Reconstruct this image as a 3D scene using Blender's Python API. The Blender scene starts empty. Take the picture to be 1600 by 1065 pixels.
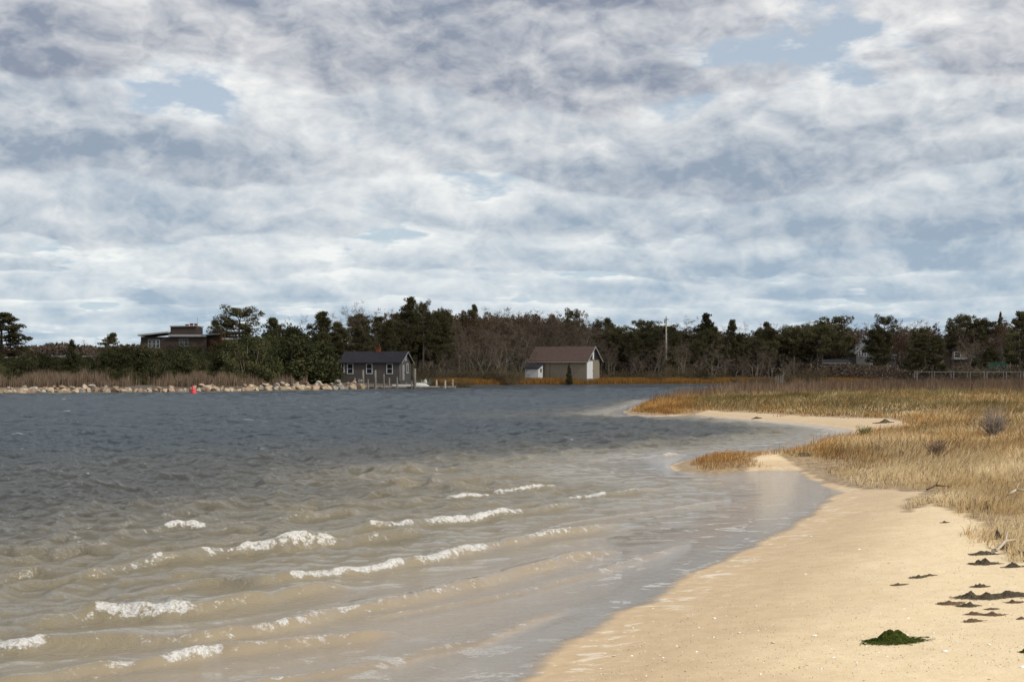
import bpy, math, random
import numpy as np
from math import radians as R

# ------------------------------------------------------------------ camera, sky, sun, exposure
sc = bpy.context.scene
COL = sc.collection
EYE, F, HOR = 1.7, 2222.0, 585.0           # eye height (m), focal length and horizon row of the 1600 px wide photo
cam = bpy.data.objects.new('camera', bpy.data.cameras.new('camera'))
COL.objects.link(cam)
cam.location = (0, 0, EYE)
cam.rotation_euler = (R(90), 0, 0)
cam.data.sensor_width = 36
cam.data.lens = 36 * F / 1600
cam.data.shift_y = (HOR - 532.5) / 1600
cam.data.clip_start = 0.1
cam.data.clip_end = 20000
sc.camera = cam
sc.view_settings.view_transform = 'Standard'
sc.view_settings.look = 'None'
sc.view_settings.gamma = 1
sc.view_settings.exposure = 0.0

SUN_EL, SUN_AZ = 40.0, 122.0               # azimuth measured clockwise from +Y (the view direction)
sun_dir = (math.sin(R(SUN_AZ)) * math.cos(R(SUN_EL)), math.cos(R(SUN_AZ)) * math.cos(R(SUN_EL)), math.sin(R(SUN_EL)))
sl = bpy.data.lights.new('sun', 'SUN')
sl.energy = 5.0
sl.angle = R(0.6)
sl.color = (1.0, 0.95, 0.87)
sun = bpy.data.objects.new('sun', sl)
COL.objects.link(sun)
sun.rotation_euler = (R(90 - SUN_EL), 0, R(180 - SUN_AZ))

w = bpy.data.worlds.new('World')
sc.world = w
w.use_nodes = True
nt = w.node_tree
nt.nodes.clear()


def build_world(nt):
    N, L = nt.nodes, nt.links

    def M(op, a, b=None, c=None, clamp=False):  # one math node
        n = N.new('ShaderNodeMath'); n.operation = op; n.use_clamp = clamp
        for i, v in enumerate((a, b, c)):
            if v is None: continue
            if isinstance(v, (int, float)): n.inputs[i].default_value = v
            else: L.new(v, n.inputs[i])
        return n.outputs[0]

    def mixc(f, a, b):
        n = N.new('ShaderNodeMix'); n.data_type = 'RGBA'
        for s, v in ((0, f), (6, a), (7, b)):
            if isinstance(v, (int, float)): n.inputs[s].default_value = v
            elif isinstance(v, tuple): n.inputs[s].default_value = v + (1,)
            else: L.new(v, n.inputs[s])
        return n.outputs[2]

    def noise(vec, scale, detail, rough=0.5, dist=0.0):
        n = N.new('ShaderNodeTexNoise'); n.inputs['Scale'].default_value = scale
        n.inputs['Detail'].default_value = detail; n.inputs['Roughness'].default_value = rough
        n.inputs['Distortion'].default_value = dist
        L.new(vec, n.inputs['Vector'])
        return n.outputs['Fac']

    sky = N.new('ShaderNodeTexSky'); sky.sky_type = 'NISHITA'; sky.sun_disc = False
    sky.sun_elevation = R(SUN_EL); sky.sun_rotation = R(SUN_AZ)
    skb = N.new('ShaderNodeVectorMath'); skb.operation = 'SCALE'; skb.inputs['Scale'].default_value = SKY_STR
    L.new(sky.outputs[0], skb.inputs[0])
    tc = N.new('ShaderNodeTexCoord')
    sep = N.new('ShaderNodeSeparateXYZ'); L.new(tc.outputs['Generated'], sep.inputs[0])
    rad = M('SQRT', M('MAXIMUM', M('SUBTRACT', 1.0, M('MULTIPLY', sep.outputs[2], sep.outputs[2])), 0.0004))
    cx, cy = M('DIVIDE', sep.outputs[0], rad), M('DIVIDE', sep.outputs[1], rad)
    E = M('DIVIDE', M('MAXIMUM', sep.outputs[2], 0.0), rad)          # tangent of the elevation
    V = N.new('ShaderNodeCombineXYZ'); L.new(cx, V.inputs[0]); L.new(cy, V.inputs[1]); L.new(M('MINIMUM', E, 8.0), V.inputs[2])

    def at(sx, sz, ox, oy, oz):
        v = N.new('ShaderNodeVectorMath'); v.operation = 'MULTIPLY_ADD'
        L.new(V.outputs[0], v.inputs[0]); v.inputs[1].default_value = (sx, sx, sz); v.inputs[2].default_value = (ox, oy, oz)
        return v.outputs[0]
    # fine billows: relief on the cloud faces, lit from above right
    def puffs(oz):
        base = at(1, CL['pst'], 1.3 + oz * 0.5, 2.2, 0.4 + oz)
        dn = N.new('ShaderNodeTexNoise'); dn.inputs['Scale'].default_value = CL['dscale'] * 1.6; dn.inputs['Detail'].default_value = 3.0
        L.new(base, dn.inputs['Vector'])
        v = N.new('ShaderNodeVectorMath'); v.operation = 'MULTIPLY_ADD'
        L.new(dn.outputs['Color'], v.inputs[0]); v.inputs[1].default_value = (CL['dw'],) * 3; L.new(base, v.inputs[2])
        vo = N.new('ShaderNodeTexVoronoi'); vo.feature = 'F1'; vo.normalize = True
        vo.inputs['Scale'].default_value = CL['dscale']; vo.inputs['Detail'].default_value = CL['vdet']; vo.inputs['Roughness'].default_value = CL['drough']
        L.new(v.outputs[0], vo.inputs['Vector'])
        return M('SUBTRACT', 0.5 + CL['pm'], vo.outputs['Distance'])
    d0 = puffs(0.0)
    d1 = puffs(CL['dz'])
    relief = M('SUBTRACT', d0, d1)
    tone = M('MULTIPLY', M('SUBTRACT', noise(at(1, 2.4, 8.2, 3.3, 1.7), CL['tsc'], 2, 0.5), 0.5), CL['tone'])
    wob = M('MULTIPLY', M('SUBTRACT', noise(at(1, 1, 5, 1, 0), 5.0, 3), 0.5), 1.0)
    far = N.new('ShaderNodeMapRange'); far.inputs[1].default_value = 0.0; far.inputs[2].default_value = 0.17
    far.inputs[3].default_value = 1.0; far.inputs[4].default_value = 0.0; far.interpolation_type = 'SMOOTHSTEP'
    L.new(E, far.inputs[0])
    # the open sky behind, pale towards the horizon
    col = mixc(M('MULTIPLY', far.outputs[0], 0.75), skb.outputs[0], CL['aircol'])
    col = mixc(CL['veil'], col, CL['veilcol'])
    rows, e = [], CL['e0']
    while e < 0.9:
        rows.append(e); e *= CL['ratio']
    for j, e in enumerate(rows):
        Hj = e * CL['H']
        Ew = M('ADD', E, M('MULTIPLY', wob, e * CL['wob']))
        u = M('DIVIDE', M('SUBTRACT', Ew, e), Hj)
        S = CL['S'] / e
        n = noise(at(S, S * CL['vst'] * (1.6 if e < 0.1 else 1.0), 3.1 * j + CL['seed'], 1.7 * j, 5.3 * j), 1.0, CL['detail'], CL['rough'], 0.15)
        n = M('ADD', n, M('MULTIPLY', M('SUBTRACT', d0, 0.5), CL['da']))
        up = M('MAXIMUM', u, 0.0); dn_ = M('MAXIMUM', M('MULTIPLY', u, -1.0), 0.0)
        d = M('SUBTRACT', M('SUBTRACT', n, CL['thr']), M('ADD', M('MULTIPLY', M('MULTIPLY', up, up), CL['kup']), M('MULTIPLY', dn_, CL['kdn'])))
        a = N.new('ShaderNodeMapRange'); a.interpolation_type = 'SMOOTHSTEP'
        a.inputs[1].default_value = 0; a.inputs[2].default_value = CL['soft']
        a.inputs[3].default_value = 0; a.inputs[4].default_value = CL['amax']
        L.new(d, a.inputs[0])
        body = M('MAXIMUM', M('SUBTRACT', n, CL['thr']), 0.04)
        r2 = M('DIVIDE', M('MULTIPLY', M('MULTIPLY', up, up), CL['kup']), body, clamp=True)   # 0 at the flat base, 1 at the cloud's own top
        b = M('ADD', M('MULTIPLY', M('POWER', r2, CL['pw']), CL['bu']), CL['b0'])
        b = M('ADD', M('ADD', b, tone), M('MULTIPLY', M('SUBTRACT', CL['pv'], d), CL['bthin']))
        b = M('ADD', b, M('MULTIPLY', relief, CL['rel']), clamp=True)
        fr = min(1.0, e / 0.22)
        dark = tuple(x * fr + y * (1 - fr) for x, y in zip(CL['dark'], CL['dark_far']))
        bright = tuple(x * fr + y * (1 - fr) for x, y in zip(CL['bright'], CL['bright_far']))
        col = mixc(a.outputs[0], col, mixc(b, dark, bright))
    bg = N.new('ShaderNodeBackground'); L.new(col, bg.inputs[0]); bg.inputs[1].default_value = 1.0
    out = N.new('ShaderNodeOutputWorld'); L.new(bg.outputs[0], out.inputs[0])


SKY_STR = 0.10
CL = dict(pst=1.6, dw=0.05, vdet=4.0, pm=0.4, tsc=4.0, tone=1.1, pw=0.55, e0=0.014, ratio=1.4, H=0.7, wob=0.4, S=0.8, vst=2.8,
          seed=3.0, detail=6.0, rough=0.55, da=0.38, thr=0.370, kup=0.17, kdn=1.4, soft=0.08, amax=0.96, bu=0.80, b0=0.26, bthin=0.7,
          pv=0.14, rel=2.4, dscale=13.0, drough=0.6, dz=0.016, veil=0.65, veilcol=(0.56, 0.64, 0.73),
          dark=(0.25, 0.29, 0.375), bright=(0.98, 0.96, 0.935), dark_far=(0.40, 0.53, 0.65), bright_far=(0.88, 0.92, 0.91),
          aircol=(0.58, 0.80, 0.90))
build_world(nt)

# ------------------------------------------------------------------ helpers
rng = np.random.default_rng(7)
random.seed(7)


def tag(o, label=None, cat=None, group=None, kind=None):
    if label: o['label'] = label
    if cat: o['category'] = cat
    if group: o['group'] = group
    if kind: o['kind'] = kind
    return o


def mesh(name, V, faces, mats, attrs=None, smooth=False, midx=None):
    """faces: list of int arrays (n,k). attrs: {name: per-vertex float array}"""
    V = np.asarray(V, np.float32)
    me = bpy.data.meshes.new(name)
    me.vertices.add(len(V)); me.vertices.foreach_set('co', V.ravel())
    faces = [np.asarray(f, np.int32) for f in faces if len(f)]
    tot = sum(f.size for f in faces); nf = sum(len(f) for f in faces)
    me.loops.add(tot); me.loops.foreach_set('vertex_index', np.concatenate([f.ravel() for f in faces]))
    me.polygons.add(nf)
    cnt = np.concatenate([np.full(len(f), f.shape[1]) for f in faces])
    st = np.concatenate([[0], np.cumsum(cnt)[:-1]]).astype(np.int32)
    me.polygons.foreach_set('loop_start', st)
    if midx is not None: me.polygons.foreach_set('material_index', np.asarray(midx, np.int32))
    me.polygons.foreach_set('use_smooth', np.full(nf, smooth))
    for k, a in (attrs or {}).items():
        at_ = me.attributes.new(k, 'FLOAT', 'POINT'); at_.data.foreach_set('value', np.asarray(a, np.float32))
    for m in (mats if isinstance(mats, (list, tuple)) else [mats]): me.materials.append(m)
    me.update(calc_edges=True); me.validate()
    return me


def link(name, data, parent=None, loc=None, rz=0, scale=None):
    o = bpy.data.objects.new(name, data); COL.objects.link(o)
    if parent: o.parent = parent
    if loc is not None: o.location = loc
    o.rotation_euler = (0, 0, rz)
    if scale is not None: o.scale = scale if isinstance(scale, tuple) else (scale,) * 3
    return o


def dup(o, parent=None):
    c = o.copy(); COL.objects.link(c); c.parent = parent
    for ch in [x for x in bpy.data.objects if x.parent == o]: dup(ch, c)
    return c


class MB:
    """collects boxes, bars and tubes for ONE mesh"""
    def __init__(s): s.v, s.f, s.n = [], [], 0

    def add(s, V, F):
        s.v.append(np.asarray(V, float)); s.f += [[i + s.n for i in f] for f in F]; s.n += len(V)

    def box(s, x0, x1, y0, y1, z0, z1):
        s.add([(x, y, z) for z in (z0, z1) for y in (y0, y1) for x in (x0, x1)],
              [(0, 2, 3, 1), (4, 5, 7, 6), (0, 1, 5, 4), (2, 6, 7, 3), (0, 4, 6, 2), (1, 3, 7, 5)])

    def bar(s, a, b, r, r2=None, n=8, up=(0, 0, 1)):
        a, b = np.array(a, float), np.array(b, float); d = b - a; d /= np.linalg.norm(d) + 1e-9
        u = np.cross(d, (0.3, 0.9, 0.1) if abs(d[2]) > .8 else (0, 0, 1)); u /= np.linalg.norm(u); v = np.cross(d, u)
        r2 = r if r2 is None else r2; V = []
        for c, rr in ((a, r), (b, r2)):
            for i in range(n): t = 2 * math.pi * i / n; V.append(c + rr * (u * math.cos(t) + v * math.sin(t)))
        F_ = [(i, (i + 1) % n, n + (i + 1) % n, n + i) for i in range(n)] + [tuple(range(n))[::-1], tuple(range(n, 2 * n))]
        s.add(V, F_)

    def prism(s, pts, y0, y1):
        """polygon in xz extruded along y"""
        n = len(pts)
        s.add([(x, y0, z) for x, z in pts] + [(x, y1, z) for x, z in pts],
              [tuple(range(n)), tuple(range(n, 2 * n))[::-1]] + [(i, n + i, n + (i + 1) % n, (i + 1) % n) for i in range(n)])

    def prismx(s, pts, x0, x1):
        n = len(pts)
        s.add([(x0, y, z) for y, z in pts] + [(x1, y, z) for y, z in pts],
              [tuple(range(n))[::-1], tuple(range(n, 2 * n))] + [(i, (i + 1) % n, n + (i + 1) % n, n + i) for i in range(n)])

    def build(s, name, mat, parent=None, smooth=False):
        me = bpy.data.meshes.new(name); me.from_pydata([tuple(v) for v in np.vstack(s.v)], [], s.f)
        me.materials.append(mat); me.update()
        if smooth: me.polygons.foreach_set('use_smooth', [True] * len(me.polygons))
        return link(name, me, parent)


def hash2(ix, iy, seed):
    h = (ix.astype(np.int64) * 374761393 + iy.astype(np.int64) * 668265263 + seed * 974711) & 0xffffffff
    h = ((h ^ (h >> 13)) * 1274126177) & 0xffffffff
    return ((h ^ (h >> 16)) & 0xffff) / 65535.0


def vn(x, y, seed=0):
    x = np.asarray(x, float); y = np.asarray(y, float)
    ix, iy = np.floor(x), np.floor(y); fx, fy = x - ix, y - iy
    fx = fx * fx * fx * (fx * (fx * 6 - 15) + 10); fy = fy * fy * fy * (fy * (fy * 6 - 15) + 10)
    a, b = hash2(ix, iy, seed), hash2(ix + 1, iy, seed); c, d = hash2(ix, iy + 1, seed), hash2(ix + 1, iy + 1, seed)
    return (a + (b - a) * fx) * (1 - fy) + (c + (d - c) * fx) * fy - 0.5


def fbm(x, y, seed=0, o=4, g=0.5):
    s, a = 0, 1.0
    for i in range(o):
        s = s + a * vn(x * 2 ** i + 17.3 * i, y * 2 ** i - 9.1 * i, seed + i); a *= g
    return s


def seg_dist(x, y, P, closed):
    """distance to polyline, side sign of nearest segment (right = +), arc parameter"""
    P = np.asarray(P, float); n = len(P); best = np.full(x.shape, 1e9); side = np.zeros(x.shape); par = np.zeros(x.shape)
    for i in range(n if closed else n - 1):
        a, b = P[i], P[(i + 1) % n]; d = b - a; L2 = d @ d
        t = np.clip(((x - a[0]) * d[0] + (y - a[1]) * d[1]) / L2, 0, 1)
        ex, ey = x - (a[0] + t * d[0]), y - (a[1] + t * d[1]); q = np.hypot(ex, ey); m = q < best
        best = np.where(m, q, best); side = np.where(m, np.sign(d[1] * ex - d[0] * ey), side); par = np.where(m, i + t, par)
    return best, side, par


def inside(x, y, P):
    r = np.zeros(x.shape, bool); n = len(P)
    for i in range(n):
        (x1, y1), (x2, y2) = P[i], P[(i + 1) % n]
        if y1 == y2: continue
        c = ((y1 > y) != (y2 > y)) & (x < (x2 - x1) * (y - y1) / (y2 - y1) + x1)
        r ^= c
    return r


def sdf(x, y, P):
    d = seg_dist(x, y, P, True)[0]
    return np.where(inside(x, y, P), d, -d)


def smooth01(t):
    t = np.clip(t, 0, 1); return t * t * (3 - 2 * t)


def g0(px, py, z=0.0):
    """the point of the level z seen at photo pixel (px, py)"""
    y = (EYE - z) * F / (py - HOR)
    return ((px - 800) / F * y, y)


def wx(px, y): return (px - 800) / F * y
def wz(py, y): return EYE + (HOR - py) / F * y


# ------------------------------------------------------------------ land shapes (surveyed from the photograph)
near_px = [(830, 1065), (868, 1035), (925, 1000), (985, 960), (1040, 930), (1100, 893), (1180, 858), (1250, 822), (1288, 792),
           (1325, 768), (1292, 760), (1270, 745), (1255, 734), (1190, 734), (1165, 736), (1110, 741), (1062, 735), (1052, 727),
           (1085, 717), (1150, 709), (1200, 709), (1237, 703), (1300, 686), (1342, 679), (1330, 670), (1260, 662), (1180, 656),
           (1120, 651), (1085, 647), (1030, 650), (985, 648), (974, 644), (992, 634)]
NEAR = [(-9, -30), (-2.4, 0.0)] + [g0(*p) for p in near_px] + \
       [(8.5, 90), (11, 100), (17, 113), (30, 128), (48, 140), (80, 146), (140, 150), (400, 150), (400, -30)]
far_px = [(-700, 612), (-300, 613), (0, 613.5), (150, 612.5), (300, 611.5), (450, 609), (560, 607.5), (585, 606.5), (610, 606), (640, 605), (680, 603.5), (720, 602), (850, 601),
          (960, 600.5), (1100, 599.8), (1250, 599), (1400, 598), (1600, 597.4), (2100, 597)]
FAR = [g0(*p) for p in far_px] + [(1500, 600), (1500, 1500), (-1500, 1500), (-1500, 150)]
FARLINE = [g0(*p) for p in far_px]


def terrain(x, y):
    x = np.asarray(x, float); y = np.asarray(y, float)
    dn = sdf(x, y, NEAR); df = sdf(x, y, FAR)
    # shore edge wanders a little
    wn = 0.10 * vn(x * 1.3, y * 0.9, 3) * np.clip(y / 15, 0.3, 2) + 0.09 * fbm(x * 0.9, y * 2.2, 4, 3) * (y < 70)
    d = dn + wn
    up = 0.50 * (1 - np.exp(-np.maximum(d, 0) / 5.0)) + 0.0007 * np.maximum(d, 0)
    up += np.maximum(d - 2.5, 0) * 0 + smooth01((d - 2.5) / 4) * (0.12 * fbm(x * 0.35, y * 0.25, 11, 3) + 0.05)
    up += smooth01(d / 0.8) * 0.02 * fbm(x * 0.9, y * 0.9, 5, 3)
    dw = np.maximum(-d, 0)
    down = -np.where(dw < 4, 0.055 * dw, 0.22 + (dw - 4) * 0.05)
    down = np.maximum(down * (1 + 1.5 * smooth01((y - 18) / 30) + 4 * smooth01((y - 58) / 25)), -2.0)
    hn = np.where(d > 0, up, down)
    u = df
    hf = np.where(u > 0, 0.55 * (1 - np.exp(-np.maximum(u, 0) / 1.5)) + smooth01((u - 6) / 60) * 2.2 + smooth01((u - 40) / 300) * 6
                  + smooth01(u / 20) * 0.5 * fbm(x * 0.04, y * 0.04, 21, 3), np.maximum(-0.12 * np.maximum(-u, 0), -2.0))
    return np.maximum(hn, hf)


def ground(px, py, y0=5.0, y1=400.0):
    """where the sight line of photo pixel (px, py) meets the ground"""
    ys = np.geomspace(y0, y1, 900); xs = (px - 800) / F * ys
    zr = EYE - (py - HOR) / F * ys
    hit = np.nonzero(terrain(xs, ys) >= zr)[0]
    i = hit[0] if len(hit) else len(ys) - 1
    return xs[i], ys[i], float(terrain(xs[i:i + 1], ys[i:i + 1])[0])


def h1(x, y): return float(terrain(np.array([x]), np.array([y]))[0])


# ------------------------------------------------------------------ materials
def mat(name):
    m = bpy.data.materials.new(name); m.use_nodes = True; nt = m.node_tree; nt.nodes.clear(); return m, nt


class NB:
    def __init__(s, nt): s.nt, s.N, s.L = nt, nt.nodes, nt.links

    def put(s, sock, v):
        if isinstance(v, (int, float)): sock.default_value = v
        elif isinstance(v, tuple): sock.default_value = v + (1,) if len(v) == 3 and sock.type == 'RGBA' else v
        else: s.L.new(v, sock)

    def math(s, op, a, b=None, clamp=False):
        n = s.N.new('ShaderNodeMath'); n.operation = op; n.use_clamp = clamp; s.put(n.inputs[0], a)
        if b is not None: s.put(n.inputs[1], b)
        return n.outputs[0]

    def mix(s, f, a, b):
        n = s.N.new('ShaderNodeMix'); n.data_type = 'RGBA'; s.put(n.inputs[0], f); s.put(n.inputs[6], a); s.put(n.inputs[7], b)
        return n.outputs[2]

    def mr(s, v, a, b, c=0.0, d=1.0, sm=True):
        n = s.N.new('ShaderNodeMapRange'); n.interpolation_type = 'SMOOTHSTEP' if sm else 'LINEAR'
        s.put(n.inputs[0], v)
        for i, q in ((1, a), (2, b), (3, c), (4, d)): s.put(n.inputs[i], q)
        return n.outputs[0]

    def co(s, sx=1, sy=1, sz=1, rz=0.0, kind='Object'):
        tc = s.N.new('ShaderNodeTexCoord'); mp = s.N.new('ShaderNodeMapping')
        mp.inputs['Scale'].default_value = (sx, sy, sz); mp.inputs['Rotation'].default_value = (0, 0, rz)
        s.L.new(tc.outputs[kind], mp.inputs[0]); return mp.outputs[0]

    def noise(s, vec, scale, detail=3, rough=0.5, dist=0.0, col=False):
        n = s.N.new('ShaderNodeTexNoise'); s.put(n.inputs['Vector'], vec); n.inputs['Scale'].default_value = scale
        n.inputs['Detail'].default_value = detail; n.inputs['Roughness'].default_value = rough; n.inputs['Distortion'].default_value = dist
        return n.outputs['Color' if col else 'Fac']

    def attr(s, name):
        n = s.N.new('ShaderNodeAttribute'); n.attribute_name = name; return n.outputs['Fac']

    def bump(s, h, strength, dist, normal=None):
        n = s.N.new('ShaderNodeBump'); s.put(n.inputs['Strength'], strength); n.inputs['Distance'].default_value = dist
        s.put(n.inputs['Height'], h)
        if normal is not None: s.L.new(normal, n.inputs['Normal'])
        return n.outputs[0]

    def princ(s, color, rough=0.8, normal=None, spec=0.3, **kw):
        p = s.N.new('ShaderNodeBsdfPrincipled'); s.put(p.inputs['Base Color'], color); s.put(p.inputs['Roughness'], rough)
        s.put(p.inputs['Specular IOR Level'], spec)
        if normal is not None: s.L.new(normal, p.inputs['Normal'])
        for k, v in kw.items(): s.put(p.inputs[k], v)
        return p.outputs[0]

    def out(s, sh):
        o = s.N.new('ShaderNodeOutputMaterial'); s.L.new(sh, o.inputs[0])


def m_plain(name, c, var=0.25, scale=3.0, rough=0.85, bump=0.0, spec=0.2, c2=None, stretch=(1, 1, 1), rand=0.0):
    m, nt = mat(name); b = NB(nt); n = b.noise(b.co(*stretch), scale, 4, 0.6)
    c2 = c2 or tuple(x * (1 - var) for x in c)
    col = b.mix(b.mr(n, 0.35, 0.65), tuple(c2), tuple(c))
    if rand:
        oi = b.N.new('ShaderNodeObjectInfo')
        hs = b.N.new('ShaderNodeHueSaturation'); b.put(hs.inputs['Value'], b.mr(oi.outputs['Random'], 0, 1, 1 - rand, 1 + rand, False))
        b.L.new(col, hs.inputs['Color']); col = hs.outputs[0]
    nn = b.bump(n, bump, 0.05) if bump else None
    b.out(b.princ(col, rough, nn, spec)); return m


def m_leaf(name, ca, cb, trans=0.25, rand=0.15):
    """leaf or blade: every leaf (attribute tint) has its own colour between ca and cb"""
    m, nt = mat(name); b = NB(nt)
    col = b.mix(b.attr('tint'), tuple(ca), tuple(cb))
    if rand:
        oi = b.N.new('ShaderNodeObjectInfo')
        hs = b.N.new('ShaderNodeHueSaturation'); b.put(hs.inputs['Value'], b.mr(oi.outputs['Random'], 0, 1, 1 - rand, 1 + rand, False))
        b.L.new(col, hs.inputs['Color']); col = hs.outputs[0]
    d = b.N.new('ShaderNodeBsdfDiffuse'); b.L.new(col, d.inputs[0])
    t = b.N.new('ShaderNodeBsdfTranslucent'); b.L.new(col, t.inputs[0])
    mx = b.N.new('ShaderNodeMixShader'); mx.inputs[0].default_value = trans
    b.L.new(d.outputs[0], mx.inputs[1]); b.L.new(t.outputs[0], mx.inputs[2]); b.out(mx.outputs[0]); return m


# sand, wet sand and marsh soil: one ground sheet
mg, nt = mat('sand_and_soil'); b = NB(nt)
obj = b.co()
grain = b.noise(obj, 260, 2, 0.7); mott = b.noise(obj, 6, 5, 0.6); big = b.noise(obj, 0.7, 3)
dry = b.mix(b.mr(mott, 0.3, 0.7), (0.68, 0.545, 0.34), (0.76, 0.625, 0.41))
dry = b.mix(b.mr(grain, 0.30, 0.62), (0.45, 0.32, 0.185), dry)
spk = b.noise(obj, 75, 1); dry = b.mix(b.mr(spk, 0.74, 0.77), dry, (0.86, 0.80, 0.68))
spk2 = b.noise(obj, 58, 1); dry = b.mix(b.mr(spk2, 0.245, 0.215, 0, 1), dry, (0.20, 0.14, 0.09))
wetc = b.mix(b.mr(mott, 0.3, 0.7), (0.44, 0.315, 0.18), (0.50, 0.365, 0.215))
hgt = b.attr('height')
edge = b.math('ADD', hgt, b.math('MULTIPLY', b.math('SUBTRACT', b.noise(obj, 1.1, 4), 0.5), 0.07))
wet = b.math('MAXIMUM', b.mr(edge, 0.045, 0.17, 1, 0), b.attr('dist_fac'))  # far sand takes the darker tone by distance alone, whatever its height
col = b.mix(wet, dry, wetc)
froth = b.noise(b.co(4.0, 6.5, 1, 0.12), 1.0, 5, 0.7, 0.8)
fb = b.math('MULTIPLY', b.mr(hgt, 0.06, 0.01), b.mr(froth, 0.56, 0.60))
col = b.mix(b.math('MULTIPLY', fb, 0.42), col, (0.80, 0.76, 0.66))
soil = b.mix(b.mr(b.noise(obj, 9, 5, 0.7), 0.35, 0.65), (0.16, 0.10, 0.05), (0.36, 0.26, 0.14))
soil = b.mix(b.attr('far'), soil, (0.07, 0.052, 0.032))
sf = b.mr(b.math('ADD', b.attr('soil'), b.math('MULTIPLY', b.math('SUBTRACT', b.noise(obj, 2.2, 5, 0.6), 0.5), 0.8)), 0.4, 0.6)
col = b.mix(sf, col, soil)
bh = b.math('ADD', b.math('MULTIPLY', mott, 0.5), b.math('ADD', b.math('MULTIPLY', grain, 0.06), b.math('MULTIPLY', big, 1.0)))
nn = b.bump(bh, 0.5, 0.05)
b.out(b.princ(col, b.mr(wet, 0, 1, 0.9, 0.6), nn, 0.35))
M_GROUND = mg

# water
mw, nt = mat('bay_water'); b = NB(nt)
dep = b.attr('depth'); foam = b.attr('foam'); swash = b.attr('swash')
A = R(58)
obj = b.co()
r0 = b.noise(b.co(1.0, 1.5, 1, A), 1.1, 3, 0.55); r1 = b.noise(b.co(1.0, 1.4, 1, A), 4.0, 6, 0.7); r2 = b.noise(b.co(1, 1.5, 1, A), 15, 4, 0.65); r3 = b.noise(obj, 60, 2, 0.6)
rip = b.math('ADD', b.math('MULTIPLY', r1, 1.9), b.math('ADD', b.math('MULTIPLY', r2, 0.95), b.math('MULTIPLY', r3, 0.28)))
rip = b.math('ADD', rip, b.math('MULTIPLY', r0, 1.6))
ch = b.attr('chop')
nn = b.bump(rip, b.mr(dep, 0.02, 0.5, 0.06, 0.75, False), 0.16)
mud = b.math('ADD', dep, b.math('MULTIPLY', b.math('SUBTRACT', b.noise(obj, 0.25, 3), 0.5), 0.25))
body = b.mix(b.mr(dep, 0.01, 0.20), (0.39, 0.31, 0.21), (0.165, 0.138, 0.088))
body = b.mix(b.mr(mud, 0.2, 0.55), body, (0.070, 0.072, 0.066))
body = b.mix(b.mr(mud, 0.45, 1.5), body, (0.034, 0.050, 0.062))
alpha = b.mr(dep, 0.0, 0.15, 0.35, 1.0, False)
dif = b.N.new('ShaderNodeBsdfDiffuse'); b.L.new(body, dif.inputs[0]); b.L.new(nn, dif.inputs['Normal'])
tr = b.N.new('ShaderNodeBsdfTransparent')
mx = b.N.new('ShaderNodeMixShader'); b.L.new(alpha, mx.inputs[0]); b.L.new(tr.outputs[0], mx.inputs[1]); b.L.new(dif.outputs[0], mx.inputs[2])
gl = b.N.new('ShaderNodeBsdfGlossy'); gl.inputs['Color'].default_value = (1, 1, 1, 1); b.put(gl.inputs['Roughness'], b.mr(ch, 0, 1, 0.05, 0.10, False)); b.L.new(nn, gl.inputs['Normal'])
fr = b.N.new('ShaderNodeFresnel'); fr.inputs[0].default_value = 1.38; b.L.new(nn, fr.inputs['Normal'])
m2 = b.N.new('ShaderNodeMixShader'); b.L.new(fr.outputs[0], m2.inputs[0]); b.L.new(mx.outputs[0], m2.inputs[1]); b.L.new(gl.outputs[0], m2.inputs[2])
# foam: bubbly white water where the crests break, thin lace on the swash
bub = b.noise(obj, 48, 6, 0.8); bub2 = b.noise(obj, 13, 3, 0.6)
fm = b.mr(b.math('ADD', foam, b.math('ADD', b.math('MULTIPLY', b.math('SUBTRACT', bub, 0.5), 1.9), b.math('MULTIPLY', b.math('SUBTRACT', bub2, 0.5), 2.5))), 0.40, 1.0)
lace = b.noise(b.co(3.0, 3.6, 1, 0.0), 1.0, 5, 0.62, 0.5)
lm = b.math('MULTIPLY', b.mr(lace, 0.56, 0.62), swash)
fm = b.math('MAXIMUM', fm, b.math('MULTIPLY', lm, 0.85))
fc = b.mix(b.mr(bub, 0.38, 0.6), (0.30, 0.27, 0.22), (0.56, 0.555, 0.54))
fd = b.princ(fc, 0.5, b.bump(bub, 0.6, 0.03), 0.3)
m3 = b.N.new('ShaderNodeMixShader'); b.L.new(fm, m3.inputs[0]); b.L.new(m2.outputs[0], m3.inputs[1]); b.L.new(fd, m3.inputs[2])
m4 = b.N.new('ShaderNodeMixShader'); b.L.new(b.mr(dep, 0.0, b.math('ADD', 0.003, b.math('MULTIPLY', bub2, 0.012))), m4.inputs[0]); b.L.new(tr.outputs[0], m4.inputs[1]); b.L.new(m3.outputs[0], m4.inputs[2])
b.out(m4.outputs[0])
M_WATER = mw

# ------------------------------------------------------------------ ground sheet
def fan(ys, us):
    Y = np.repeat(ys, len(us)); X = np.tile(us, len(ys)) * np.maximum(Y, 14.0) 
    return X, Y


def gridfaces(nr, nc):
    i = np.arange((nr - 1) * nc).reshape(nr - 1, nc)[:, :-1].ravel()
    return np.stack([i, i + 1, i + nc + 1, i + nc], 1)


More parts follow.
